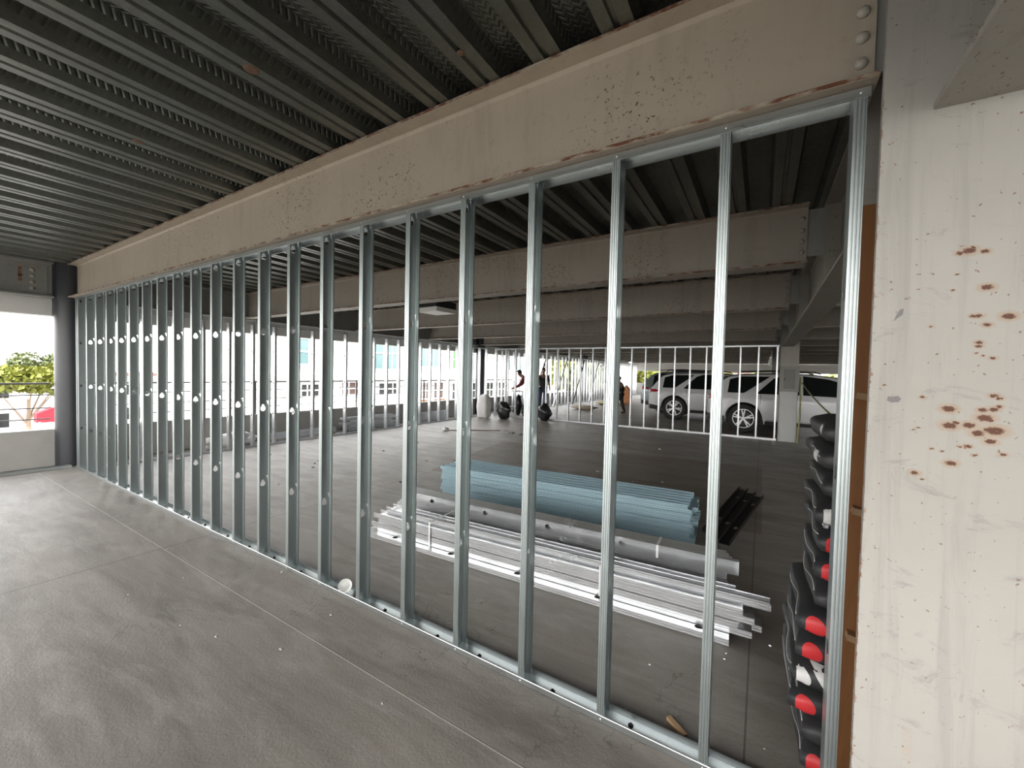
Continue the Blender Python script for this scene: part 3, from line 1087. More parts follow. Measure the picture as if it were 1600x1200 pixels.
for i, (lx, fy, kind) in enumerate(bags):
    h = .104 if i else .112
    g = empty('cement_bag', (lx + BW / 2, fy + BD / 2, zb + h / 2), 0, desc[i], 'bag', 'black bags stacked by the wall end')
    me = bag_mesh(BW, BD, h * .955, i)
    link_mesh('bag_body', me, g)
    BVH[0] = BVHTree.FromPolygons([v.co.copy() for v in me.vertices], [tuple(p.vertices) for p in me.polygons])
    fx = -BW / 2
    fy_ = -BD / 2 - .004
    if kind == 'dot':
        patch([(p[0], p[2]) for p in disc_verts(fx + .052, -.004, .036, .038, 0, cut=fx + .024)], fy_, 'red_dot', M_bagred, g)
        patch([(fx + .105, .040), (fx + .19, .040), (fx + .19, -.040), (fx + .155, -.040)], fy_, 'red_corner_print', M_bagred, g)
    elif kind == 'white':
        patch([(p[0], p[2]) for p in disc_verts(fx + .030, -.004, .036, .038, 0, cut=fx + .020)], fy_, 'white_dot', M_bagwhite, g)
        patch([(fx + .065, .044), (fx + .19, .044), (fx + .19, -.044), (fx + .125, -.044)], fy_, 'white_corner_print', M_bagwhite, g)
    elif kind == 'logo':
        for (u, v, L) in ((.072, .022, .034), (.072, .006, .026), (.076, -.012, .007)):
            patch([(fx + u, v - .0045), (fx + u + L, v - .0045 - .2 * L), (fx + u + L + .003, v - .2 * L), (fx + u + L, v + .0045 - .2 * L), (fx + u, v + .0045), (fx + u - .003, v)], fy_, 'logo_bar', M_bagwhite, g)
        ring = MB()
        n = 18
        vs = []
        for rr_ in (.013, .0085):
            for q_ in range(n):
                a = 2 * math.pi * q_ / n
                vs.append((fx + .128 + rr_ * math.cos(a), fy_, -.010 + rr_ * math.sin(a)))
        vs = [tuple((BVH[0].ray_cast(Vector((a, -1, c)), Vector((0, 1, 0)))[0] or Vector((a, b, c))) - Vector((0, .0018, 0))) for a, b, c in vs]
        ring.add(vs + [(a, b + .004, c) for a, b, c in vs], [(q_, (q_ + 1) % n, n + (q_ + 1) % n, n + q_) for q_ in range(n)])
        ring.build('logo_ring', M_bagwhite, g)
    elif kind == 'torn':
        sidepatch([(-.22, .02), (-.19, -.02), (-.15, .0), (-.17, .03)], fx - .004, 'plastic_scrap', M_bagwhite, g)
    if kind in ('dot', 'logo', 'white', 'plain') and i < 12:
        # pale seam thread along the end face and a printed mark
        sp_ = []
        for q_ in range(15):
            yy = -BD / 2 + .04 + q_ * .028
            zz_ = .018 + .008 * math.sin(q_ * .55 + i)
            hit = BVH[0].ray_cast(Vector((-1, yy, zz_)), Vector((1, 0, 0)))
            if hit[0] is not None:
                sp_.append(tuple(hit[0] - Vector((.001, 0, 0))))
        MB().tube(sp_, .0016, 5).build('seam', M_bagwhite, g, smooth=True)
    if i == 11:
        sidepatch([(-.20, -.02), (-.13, -.02), (-.13, .025), (-.20, .025)], fx - .004, 'white_sticker', M_bagwhite, g)
    if i in (5, 7, 3):
        sidepatch([(-.245, .005), (-.20, -.03), (-.245, -.03)], fx - .003, 'white_print', M_bagwhite, g)
    zb += h

# plywood board and lumber behind the end stud
pl = MB().box(.268, .43, 1.835, 1.850, .0, 2.12)
tag(pl.build('plywood_strip', M_ply), 'tall brown plywood strip standing in the gap between the end stud and the big column', 'plywood')
for zz, lab in ((.62, 'lower'), (1.06, 'middle'), (1.455, 'upper')):
    o = MB().obox((.345, 1.812, zz), (.13, .040, .022), 0, ('Y', R(9))).build('lumber_batten', M_wood)
    tag(o, '%s small wooden batten across the plywood strip beside the big column' % lab, 'wood batten')

# ================================================================== SMALL THINGS NEAR THE WALL
cu = MB()
n = 20
prof_c = [(.028, 0), (.034, .05), (.040, .095), (.0425, .098), (.040, .097), (.034, .05), (.026, .004)]
cu.lathe((0, 0, 0), prof_c, 'z', n)
o = cu.build('paper_cup', M_white, smooth=True)
o.location = (-2.375, 1.745, .048)
o.rotation_euler = (R(62), R(35), R(40))
tag(o, 'crumpled white paper cup lying in the bottom track of the long stud wall', 'cup')
o = MB().obox((-.262, 1.845, .009), (.10, .022, .016), R(-38)).build('wood_offcut', M_wood)
tag(o, 'small wood offcut on the floor just behind the near wall track', 'wood offcut')


def crumbs(name, x0, x1, y0, y1, n, smin, smax, mat, label, cat, seed):
    rnd = random.Random(seed)
    for i in range(n):
        m = MB()
        s_ = rnd.uniform(smin, smax)
        cx_, cy_ = rnd.uniform(x0, x1), rnd.uniform(y0, y1)
        vs = []
        for k in range(6):
            a = k * math.pi / 3 + rnd.uniform(-.3, .3)
            vs.append((cx_ + s_ * math.cos(a) * rnd.uniform(.5, 1.2), cy_ + s_ * math.sin(a) * rnd.uniform(.4, 1), 0.0))
        top = [(cx_ + (a - cx_) * .6, cy_ + (b - cy_) * .6, s_ * rnd.uniform(.2, .6)) for a, b, c in vs]
        m.add(vs + top, [(0, 1, 2, 3, 4, 5), (6, 7, 8, 9, 10, 11)] + [(k, (k + 1) % 6, 6 + (k + 1) % 6, 6 + k) for k in range(6)])
        tag(m.build(name, mat), label, cat, label + ' group')


M_debris = simple('plaster_debris', (0.42, 0.40, 0.37), .9, 0, .2)
crumbs('plaster_crumb', -4.8, -1.2, .6, 1.66, 16, .006, .016, M_debris, 'small grey crumb on the bare floor before the long stud wall', 'debris', 3)
crumbs('metal_shaving', -.6, .12, 1.9, 3.2, 8, .004, .010, M_bright, 'tiny bright shaving on the floor near the stack of bags', 'debris', 5)
crumbs('rubble_piece', -5.35, -4.95, 8.45, 8.7, 7, .02, .06, simple('dark_rubble', (0.12, 0.10, 0.09), .9), 'dark rubble lump in the small heap on the open floor', 'rubble', 8)
crumbs('floor_scrap', -7.2, -1.0, 4.6, 10.5, 22, .012, .035, M_debris, 'pale scrap scattered on the open floor behind the long stud wall', 'debris', 11)
crumbs('dirt_clod', -7.6, -3.0, 2.2, 5.5, 18, .010, .03, simple('dirt', (0.11, 0.09, 0.075), .9), 'dark dirt clod on the floor behind the left half of the long stud wall', 'debris', 14)

# rod with a pale rag on the open floor
o = MB().tube([(-6.75, 7.92, .012), (-5.70, 8.76, .012)], .010, 6).build('metal_rod', simple('rusty_rod', (0.18, 0.09, 0.06), .7))
tag(o, 'thin rusty rod lying on the open floor', 'rod')


def lump(name, c, size, seed, mat, label, cat, amp=.25, sub=3, group=None, square=1.0):
    rnd = random.Random(seed)
    b = bmesh.new()
    bmesh.ops.create_icosphere(b, subdivisions=sub, radius=1)
    ph = [rnd.uniform(0, 6.28) for _ in range(6)]
    for v in b.verts:
        p = Vector([math.copysign(abs(t_) ** square, t_) for t_ in v.co])
        k = 1 + amp * (math.sin(4 * p.x + ph[0]) * math.cos(3 * p.y + ph[1]) + .6 * math.sin(7 * p.z + ph[2] + 3 * p.x) + .35 * math.sin(11 * p.y + ph[3]) * math.cos(9 * p.z))
        q_ = p * k
        v.co = (q_.x * size[0], q_.y * size[1], max(-.92, q_.z) * size[2])
    zmin = min(v.co.z for v in b.verts)
    for v in b.verts:
        v.co.z -= zmin
    me = bpy.data.meshes.new(name)
    b.to_mesh(me)
    b.free()
    for p in me.polygons:
        p.use_smooth = True
    me.materials.append(mat)
    o = link_mesh(name, me, None, c)
    return tag(o, label, cat, group)


lump('white_rag', (-6.78, 7.86, 0), (.09, .07, .05), 4, M_white, 'crumpled white rag at the end of the thin rod on the floor', 'rag')
lump('plastic_sheet', (-8.40, 3.72, 0), (.14, .40, .13), 9, M_sack, 'crumpled clear-white plastic sheet against the left parapet behind the studs', 'plastic sheet', .35)
sk = lump('white_sack', (-7.72, 10.85, 0), (.21, .19, .40), 12, M_sack, 'full white woven sack standing in the far left corner', 'sack', .07, 4, None, .55)
lump('trash_bag', (-7.02, 11.0, 0), (.22, .17, .30), 21, M_trash, 'slumped black trash bag beside the white sack, left of the workers', 'trash bag', .16)
lump('trash_bag', (-5.86, 11.5, 0), (.24, .17, .28), 27, M_trash, 'black trash bag lying at the left end of the far partition', 'trash bag', .16)
lump('backpack', (-7.35, 12.4, 0), (.14, .14, .38), 33, M_trash, 'black backpack propped up behind the slumped trash bag', 'backpack', .1)
lump('floor_mound', (-6.4, 16.3, 0), (.55, .30, .10), 35, simple('sand', (0.45, 0.38, 0.28), .9), 'low heap of tan material on the floor beyond the far partition', 'heap', .12)
lump('floor_mound', (-6.3, 19.6, 0), (.7, .4, .10), 37, simple('sand_yellow', (0.50, 0.46, 0.26), .9), 'pale yellow heap farther back beyond the far partition', 'heap', .12)

# materials stored behind the left stud wall
lm3 = lying_stud(1.5, M_bright, 'steel_stud')
for k in range(3):
    o = link_mesh('steel_stud', lm3, None, (-8.42 - .01 * k, 5.15, .052 + .039 * k), (0, 0, R(90)))
    tag(o, 'bright stud in the small rack-like stack against the left parapet', 'steel stud', 'studs stacked against the left parapet')
o = MB().box(-8.55, -8.33, 4.46, 4.54, 0, .05).box(-8.55, -8.33, 5.75, 5.83, 0, .05).build('stud_rack', M_wood)
rnd = random.Random(5)
tag(o, 'pair of wood blocks under the studs against the left parapet', 'wood block')
for k in range(9):
    o = link_mesh('steel_stud', lm3, None, (-8.43 + rnd.uniform(-.03, .03), 6.98 + rnd.uniform(-.20, .05), .003 + .0385 * k), (0, 0, R(90 + rnd.uniform(-1.5, 1.5))))
    tag(o, 'steel stud in the untidy pile behind the left stud wall', 'steel stud', 'untidy studs behind the left wall')
for k in range(6):
    o = link_mesh('steel_stud', lm3, None, (-8.42, 9.0 + .03 * k, .02 + .045 * k), (0, 0, R(90)))
    tag(o, 'steel stud in the neat low stack farther along the left parapet', 'steel stud', 'neat studs farther along the left wall')

# fluorescent fixture hanging between the second and third beams
lf_ = empty('ceiling_light', (-4.30, 4.74, 2.40), R(-3), 'white wraparound light fixture hanging between the beams, seen past the middle studs', 'ceiling light')
dm = MB()
dm.add([(-.26, -.26, .05), (.26, -.26, .05), (.26, .26, .05), (-.26, .26, .05), (-.20, -.20, 0), (.20, -.20, 0), (.20, .20, 0), (-.20, .20, 0)],
       [(0, 1, 5, 4), (1, 2, 6, 5), (2, 3, 7, 6), (3, 0, 4, 7), (4, 5, 6, 7), (0, 3, 2, 1)])
dm.build('diffuser', M_lampcover, lf_)
MB().box(-.21, .21, -.21, .21, .05, .16).build('housing', M_dark, lf_)
MB().tube([(0, 0, .16), (0, 0, .50)], .02, 8).build('stem', M_dark, lf_)

# burn marks / weld spots under the deck
for (x_, y_, r_) in ((-2.15 - .32 * 0 + .03, 1.02, .035), (-3.43, .98, .030), (-1.19, 1.44, .018)):
    o = MB().lathe((0, 0, 0), [(r_, 0), (r_ * .7, -.004), (r_ * .2, -.006)], 'z', 12).build('weld_spot', M_hole)
    o.location = (x_, y_, DECK - .0005)
    tag(o, 'rusty burnt weld spot under the ribbed metal deck near x %.0f' % 0 if False else
        {0: 'largest pale burnt weld spot under the metal deck', 1: 'rusty oval weld spot under the deck farther left', 2: 'small rusty weld spot under the deck at upper middle'}[[.035, .030, .018].index(r_)], 'weld spot')

# ================================================================== CARS
def smooth_interp(tab, x):
    if x <= tab[0][0]:
        return tab[0][1]
    for (a, va), (b, vb) in zip(tab, tab[1:]):
        if x <= b:
            t = (x - a) / (b - a)
            return va + (vb - va) * t
    return tab[-1][1]


def make_suv(name, label, paint, loc, rz, L=4.92, W=1.96, Hh=1.74, fine=True):
    """rear at x=0, nose at x=L, y: near side is -W/2"""
    car = empty(name, loc, rz, label, 'car')
    top = [(0, .93), (.03, 1.02), (.07, 1.08), (.22, 1.28), (.44, 1.55), (.55, 1.62), (.75, 1.66), (1.3, 1.70), (2.0, 1.715), (2.5, 1.69), (2.9, 1.63), (3.2, 1.52), (3.5, 1.34), (3.8, 1.14), (3.95, 1.07), (4.4, 1.01), (4.7, .93), (4.86, .80), (4.92, .66)]
    bot = [(0, .50), (.05, .38), (.2, .30), (.5, .28), (4.4, .26), (4.75, .26), (4.88, .33), (4.92, .42)]
    wr = [(0, .72), (.04, .82), (.12, .91), (.35, .98), (1.0, 1.0), (3.9, 1.0), (4.4, .96), (4.7, .86), (4.86, .72), (4.92, .6)]
    k = L / 4.92
    wxs = (.92, 3.92)
    WR = .395

    def halfw(x, z):
        b = W / 2 * smooth_interp(wr, x)
        if z < .62:
            b *= 1 - .06 * ((.62 - z) / .4) ** 2
        belt = 1.04 + .02 * (x < 1.0)
        if z > .95:
            b *= 1 - .035 * (min(z, belt) - .95) / .1
        if z > belt:
            b *= 1 - .24 * ((z - belt) / (Hh - belt)) ** 1.15
        # wheel arch flare
        for wx in wxs:
            dd = math.hypot(x - wx, z - .395)
            if .44 < dd < .56:
                b += .012 * math.sin((dd - .44) / .12 * math.pi)
        return b

    xs = sorted(set([0, .015, .03, .05, .07, .1, .14, .18] + [i * .05 for i in range(4, 98)] + [4.82, 4.86, 4.89, 4.92]))
    NZ = 26
    m = MB()
    ring = 2 * NZ
    for x_ in xs:
        zt = smooth_interp(top, x_) * Hh / 1.715 * 1.0
        zb_ = smooth_interp(bot, x_)
        for wx in wxs:
            dd = abs(x_ - wx)
            if dd < .445:
                zb_ = max(zb_, .395 + math.sqrt(.445 ** 2 - dd ** 2))
        pts = []
        for j in range(NZ):
            t = j / (NZ - 1)
            if t < .8:
                z = zb_ + (zt - .05 - zb_) * t / .8
                y = halfw(x_, z)
            else:
                u = (t - .8) / .2
                zz = zt - .05
                y = halfw(x_, zz) * math.cos(u * math.pi / 2 * .985)
                z = zz + .05 * math.sin(u * math.pi / 2)
            pts.append((y, z))
        for y, z in pts:
            m.v.append((x_ * k, -y, z))
        for y, z in reversed(pts):
            m.v.append((x_ * k, y, z))
    for i in range(len(xs) - 1):
        for j in range(ring):
            a = i * ring + j
            b = i * ring + (j + 1) % ring
            m.f.append((a, b, b + ring, a + ring))
    m.f.append(tuple(range(ring)))
    m.f.append(tuple(range((len(xs) - 1) * ring, len(xs) * ring))[::-1])
    body = m.build('car_body', paint, car, smooth=True, auto=38)

    def side_panel(poly, off, nm, mat, sides=(-1,), parent=None):
        x0_, x1_ = min(p[0] for p in poly), max(p[0] for p in poly)
        nc = max(2, int((x1_ - x0_) / .045) + 1)
        cols = []
        for q_ in range(nc + 1):
            xx = x0_ + (x1_ - x0_) * (q_ + (1e-4 if q_ == 0 else -1e-4 if q_ == nc else 0)) / nc
            zs = []
            for (a, b) in zip(poly, poly[1:] + poly[:1]):
                if (a[0] - xx) * (b[0] - xx) <= 0 and a[0] != b[0]:
                    zs.append(a[1] + (b[1] - a[1]) * (xx - a[0]) / (b[0] - a[0]))
            cols.append((xx, min(zs), max(zs)))
        NR = 7
        out = None
        for sd in sides:
            mm = MB()
            vs = []
            for lay_ in (off, -.02):
                for xx, za, zb2 in cols:
                    for r_ in range(NR):
                        z = za + (zb2 - za) * r_ / (NR - 1)
                        vs.append((xx * k, sd * (halfw(xx, z) + lay_), z))
            n1 = len(cols) * NR
            fs = []
            for c_ in range(len(cols) - 1):
                for r_ in range(NR - 1):
                    a = c_ * NR + r_
                    fs.append((a, a + NR, a + NR + 1, a + 1))
                for r_ in (0, NR - 1):
                    a = c_ * NR + r_
                    fs.append((a, a + NR, n1 + a + NR, n1 + a))
            for c_ in (0, len(cols) - 1):
                for r_ in range(NR - 1):
                    a = c_ * NR + r_
                    fs.append((a, a + 1, n1 + a + 1, n1 + a))
            mm.add(vs, fs)
            out = mm.build(nm, mat, parent or car, smooth=True, auto=40)
        return out

    S = (-1, 1)
    hs = Hh / 1.715
    side_panel([(.52, 1.09), (.92, 1.09), (1.52, 1.60 * hs), (.82, 1.59 * hs), (.56, 1.50 * hs)], .006, 'rear_quarter_window', M_glass, S)
    side_panel([(1.20, 1.08), (2.16, 1.08), (2.16, 1.63 * hs), (1.80, 1.62 * hs), (1.60, 1.55 * hs)], .006, 'rear_door_window', M_glass, S)
    side_panel([(2.24, 1.08), (3.60, 1.05), (3.45, 1.18), (3.10, 1.40), (2.75, 1.56 * hs), (2.24, 1.63 * hs)], .006, 'front_door_window', M_glass, S)
    side_panel([(1.42, .27), (3.42, .27), (3.42, .36), (1.42, .36)], .006, 'sill', M_trim, S)
    side_panel([(1.45, .375), (3.40, .375), (3.40, .39), (1.45, .39)], .012, 'sill_strip', M_chrome, S)
    side_panel([(.02, .34), (.46, .29), (.46, .44), (.02, .50)], .008, 'rear_bumper_trim', M_trim, S)
    for xx in (2.19,):
        side_panel([(xx, .42), (xx + .010, .42), (xx + .010, 1.10), (xx, 1.10)], .002, 'door_gap', M_trim, S)
    side_panel([(1.30, .80), (1.31, .80), (1.31, 1.10), (1.30, 1.10)], .002, 'door_gap', M_trim, S)
    side_panel([(3.38, .42), (3.39, .42), (3.39, 1.06), (3.38, 1.06)], .002, 'door_gap', M_trim, S)
    for xx in (1.42, 2.36):
        side_panel([(xx, .955), (xx + .22, .96), (xx + .22, .985), (xx, .98)], .028, 'door_handle', paint, S)
    side_panel([(.03, .90), (.30, .93), (.42, .98), (.30, 1.03), (.06, 1.03)], .010, 'tail_lamp', M_lamp, S)
    # tail face: glass and lamps
    tg = MB()
    tg.add([(.075 * k, -.62, 1.12), (.075 * k, .62, 1.12), (.385 * k, .54, 1.53), (.385 * k, -.54, 1.53), (.10 * k, -.62, 1.10), (.10 * k, .62, 1.10), (.43 * k, .54, 1.50), (.43 * k, -.54, 1.50)],
           [(0, 1, 2, 3), (4, 5, 6, 7), (0, 1, 5, 4), (2, 3, 7, 6), (0, 3, 7, 4), (1, 2, 6, 5)])
    tg.build('rear_window', M_glass, car)
    wsn = MB()
    wsn.add([(3.02 * k, -.60, 1.62 * hs), (3.02 * k, .60, 1.62 * hs), (3.78 * k, .74, 1.17 * hs), (3.78 * k, -.74, 1.17 * hs), (3.02 * k, -.60, 1.55), (3.02 * k, .60, 1.55), (3.7 * k, .74, 1.1), (3.7 * k, -.74, 1.1)],
            [(0, 1, 2, 3), (4, 5, 6, 7), (0, 1, 5, 4), (2, 3, 7, 6), (0, 3, 7, 4), (1, 2, 6, 5)])
    wsn.build('windscreen', M_glass, car)
    for sd in S:
        rr = MB().tube([(.75 * k, sd * .66, 1.68 * hs), (.82 * k, sd * .66, 1.735 * hs), (1.6 * k, sd * .665, 1.765 * hs), (2.5 * k, sd * .665, 1.74 * hs), (2.62 * k, sd * .66, 1.69 * hs)], .016, 6)
        rr.build('roof_rail', M_trim, car, smooth=True)
        mi = MB().obox((3.30 * k, sd * (W / 2 + .08), 1.12), (.13, .22, .15), 0)
        mr = mi.build('wing_mirror', paint, car)
        bv = mr.modifiers.new('bev', 'BEVEL')
        bv.width = .035
        bv.segments = 3
        # wheels
        for wx in wxs:
            wy = sd * (W / 2 - .13)
            wheel = empty('wheel', (wx * k, wy, .395))
            wheel.parent = car
            del_r = WR
            MB().lathe((0, 0, 0), [(.255, -.11), (.37, -.118), (del_r - .006, -.095), (del_r, -.05), (del_r, .05), (del_r - .006, .095), (.37, .118), (.255, .11), (.25, 0), (.255, -.11)], 'y', 40, False).build('tyre', M_tyre, wheel, auto=35)
            MB().lathe((0, 0, 0), [(.20, -.03), (.24, .0), (.24, .02)], 'y', 24).build('brake_disc', M_trim, wheel)
            rim = MB()
            s2 = sd
            n_ = 36
            for ra, rb, ya_, yb_ in ((.262, .245, .119, .119), (.245, .235, .119, .04)):
                vs = []
                for (r__, y__) in ((ra, ya_), (rb, yb_)):
                    for q_ in range(n_):
                        a = 2 * math.pi * q_ / n_
                        vs.append((r__ * math.cos(a), s2 * y__, r__ * math.sin(a)))
                rim.add(vs, [(q_, (q_ + 1) % n_, n_ + (q_ + 1) % n_, n_ + q_) for q_ in range(n_)])
            for q_ in range(5):
                for da in (-.16, .16):
                    a = 2 * math.pi * q_ / 5 + math.pi / 2 + .2 * len(label) % 1
                    ca_, sa_ = math.cos(a), math.sin(a)
                    a2 = a + da
                    p0 = (.045 * ca_, .045 * sa_)
                    p1 = (.250 * math.cos(a2), .250 * math.sin(a2))
                    dx, dz = p1[0] - p0[0], p1[1] - p0[1]
                    ll = math.hypot(dx, dz)
                    nx, nz = -dz / ll, dx / ll
                    vs = []
                    for yy in (.112, .085):
                        for (pp_, hwid) in ((p0, .020), (p1, .015)):
                            for sg in (-1, 1):
                                vs.append((pp_[0] + nx * sg * hwid, s2 * (yy - (.01 if pp_ is p0 else 0)), pp_[1] + nz * sg * hwid))
                    rim.add(vs, [(0, 1, 3, 2), (4, 5, 7, 6), (0, 1, 5, 4), (1, 3, 7, 5), (3, 2, 6, 7), (2, 0, 4, 6)])
            rim.build('rim', M_rim, wheel)
            MB().lathe((0, s2 * .09, 0), [(.050, 0), (.050, s2 * .018), (.035, s2 * .024), (.005, s2 * .025)], 'y', 16).build('hub_cap', M_rim, wheel)
            al = MB()
            n_ = 22
            vs = []
            for r__ in (.445, .475):
                for q_ in range(n_):
                    a = math.pi * q_ / (n_ - 1)
                    xx, zz = r__ * math.cos(a), r__ * math.sin(a)
                    yy = (halfw(wx + xx, .395 + zz) + .006) * sd - wy
                    vs.append((xx, yy, zz))
                    vs.append((xx, yy - sd * .03, zz))
            for q_ in range(n_ - 1):
                a0, b0 = 2 * q_, 2 * n_ + 2 * q_
                al.f += []
                al.add([vs[a0], vs[a0 + 2], vs[b0 + 2], vs[b0], vs[a0 + 1], vs[a0 + 3], vs[b0 + 3], vs[b0 + 1]],
                       [(0, 1, 2, 3), (0, 1, 5, 4), (3, 2, 6, 7), (4, 5, 6, 7)])
            ar = al.build('wheel_arch_trim', paint, wheel)
    MB().box(.5 * k, 4.4 * k, -W / 2 + .26, W / 2 - .26, .24, .60).build('underbody', M_trim, car)
    tp = MB().tube([(.10, -.62, .34), (.03, -.62, .34)], .045, 12)
    tp.build('exhaust_tip', M_chrome, car)
    return car


make_suv('suv', 'nearest white estate car with alloy wheels behind the panel-box column', M_carwhite, (-1.36, 13.68, 0), R(2), Hh=1.66)
make_suv('suv', 'second white car, parked to the left and behind the nearest white car', M_carwhite, (-3.52, 15.95, 0), R(1), Hh=1.66)
make_suv('suv', 'pale silver-blue car, farthest left, half hidden behind the second white car', M_carsilver, (-4.35, 18.2, 0), R(0), Hh=1.72)
make_suv('suv', 'dark car parked at far right, only its roof seen above the rope', M_cardark, (3.2, 18.6, 0), R(0), Hh=1.58)


# ================================================================== PEOPLE
def skinned(name, joints, edges, mat, parent=None, sub=2):
    """joints: {key:(x,y,z,r)}"""
    keys = list(joints)
    me = bpy.data.meshes.new(name)
    me.from_pydata([joints[k_][:3] for k_ in keys], [(keys.index(a), keys.index(b)) for a, b in edges], [])
    o = bpy.data.objects.new(name, me)
    COL.objects.link(o)
    sk_ = o.modifiers.new('skin', 'SKIN')
    sub_ = o.modifiers.new('sub', 'SUBSURF')
    sub_.levels = sub
    sub_.render_levels = sub
    sk_.use_smooth_shade = True
    for i, k_ in enumerate(keys):
        sv = me.skin_vertices[0].data[i]
        r = joints[k_][3]
        sv.radius = r if isinstance(r, tuple) else (r, r)
        sv.use_root = (i == 0)
    dg = bpy.context.evaluated_depsgraph_get()
    dg.update()
    m2 = bpy.data.meshes.new_from_object(o.evaluated_get(dg))
    o.modifiers.clear()
    o.data = m2
    m2.name = name
    m2.materials.clear()
    m2.materials.append(mat)
    for p in m2.polygons:
        p.use_smooth = True
        p.material_index = 0
    if parent:
        o.parent = parent
    return o


def person(loc, rz, label, shirt, trousers, pose, scale=1.0, sleeves=True):
    P0 = empty('person', loc, rz, label, 'person')
    P0.scale = (scale,) * 3
    # pose: dict of joints in metres; x forward, y left, z up
    J = pose
    body = {k_: v for k_, v in J.items()}
    E = [('pelvis', 'waist'), ('waist', 'chest'), ('chest', 'neck'), ('neck', 'head'), ('head', 'crown')]
    for s_ in 'LR':
        E += [('chest', 'sh' + s_), ('sh' + s_, 'el' + s_), ('el' + s_, 'wr' + s_), ('wr' + s_, 'ha' + s_),
              ('pelvis', 'hip' + s_), ('hip' + s_, 'kn' + s_), ('kn' + s_, 'an' + s_), ('an' + s_, 'toe' + s_)]
        for i in range(4):
            fk = 'f%d%s' % (i, s_)
            h = Vector(J['ha' + s_][:3])
            w_ = Vector(J['wr' + s_][:3])
            d_ = (h - w_).normalized()
            side = d_.cross(Vector((0, 1, 0)))
            side = side.normalized() if side.length > .1 else Vector((1, 0, 0))
            p = h + d_ * (.075 - .006 * abs(i - 1.3)) + side * (.020 * (i - 1.5))
            q_ = h + d_ * .03 + side * (.017 * (i - 1.5))
            body[fk + 'a'] = (*q_, .009)
            body[fk] = (*p, .0075)
            E += [('ha' + s_, fk + 'a'), (fk + 'a', fk)]
        tb = w_ + d_ * .03 + side * .045
        body['th' + s_] = (*tb, .010)
        E.append(('wr' + s_, 'th' + s_))
    skinned('body', body, E, M_skin, P0, 2)
    # clothing, a little larger
    def g(k_, m_=1.12, a=.008):
        x_, y_, z_, r = J[k_]
        if isinstance(r, tuple):
            return (x_, y_, z_, (r[0] * m_ + a, r[1] * m_ + a))
        return (x_, y_, z_, r * m_ + a)
    top_j = {'waist': g('waist'), 'pelvis': g('pelvis', 1.08), 'chest': g('chest'), 'neck0': (*[J['chest'][i] * .45 + J['neck'][i] * .55 for i in range(3)], .075)}
    te = [('waist', 'pelvis'), ('waist', 'chest'), ('chest', 'neck0')]
    for s_ in 'LR':
        top_j['sh' + s_] = g('sh' + s_)
        top_j['el' + s_] = g('el' + s_, 1.25)
        te += [('chest', 'sh' + s_), ('sh' + s_, 'el' + s_)]
        if sleeves:
            top_j['wr' + s_] = g('wr' + s_, 1.25)
            te.append(('el' + s_, 'wr' + s_))
    skinned('shirt', top_j, te, shirt, P0, 2)
    pj = {'pelvis': g('pelvis', 1.10, .012)}
    pe = []
    for s_ in 'LR':
        for k_ in ('hip', 'kn', 'an'):
            pj[k_ + s_] = g(k_ + s_, 1.25)
        pe += [('pelvis', 'hip' + s_), ('hip' + s_, 'kn' + s_), ('kn' + s_, 'an' + s_)]
    skinned('trousers', pj, pe, trousers, P0, 2)
    for s_ in 'LR':
        a = Vector(J['an' + s_][:3])
        t = Vector(J['toe' + s_][:3])
        skinned('boot', {'a': (*(a + Vector((0, 0, .03))), .055), 'b': (*(a + Vector((-.01, 0, -.035))), .05), 'c': (*t, .042), 'd': (*(t + (t - a).normalized() * .03), .034)},
                [('a', 'b'), ('b', 'c'), ('c', 'd')], M_boot, P0, 2)
    hd = Vector(J['head'][:3])
    cr_ = Vector(J['crown'][:3])
    up = (cr_ - hd).normalized()
    fw_ = Vector((1, 0, 0)) - up * up.x
    fw_.normalize()
    hm = bmesh.new()
    bmesh.ops.create_uvsphere(hm, u_segments=20, v_segments=14, radius=1)
    sd_ = up.cross(fw_)
    for v in list(hm.verts):
        if v.co.x > .35 and v.co.z < .35:
            v.co.x = .35
        if v.co.z < -.55:
            v.co.z = -.55
    for v in hm.verts:
        p = v.co.copy()
        v.co = hd + up * (.045 + p.z * .108) + fw_ * (-.012 + p.x * .104) + sd_ * (p.y * .084)
    me = bpy.data.meshes.new('hair')
    hm.to_mesh(me)
    hm.free()
    me.materials.append(M_hair)
    for p in me.polygons:
        p.use_smooth = True
    link_mesh('hair', me, P0)
    # face: nose, eyes, ears
    fc = MB()
    nb = hd + fw_ * .095 + up * .005
    fc.add([nb + up * .03, nb + sd_ * .014 - up * .015, nb - sd_ * .014 - up * .015, nb + fw_ * .022 - up * .012], [(0, 1, 3), (0, 3, 2), (1, 2, 3), (0, 2, 1)])
    fc.build('nose', M_skin, P0)
    for sg in (-1, 1):
        e_ = hd + fw_ * .088 + up * .028 + sd_ * (.032 * sg)
        MB().lathe(tuple(e_), [(.004, -.008), (.010, -.003), (.010, .003), (.004, .008)], 'x', 8).build('eye', M_dark, P0)
        e_ = hd + sd_ * (.078 * sg) + up * .01
        MB().lathe(tuple(e_), [(.008, -.010), (.024, -.004), (.024, .004), (.008, .010)], 'y', 10).build('ear', M_skin, P0)
    return P0


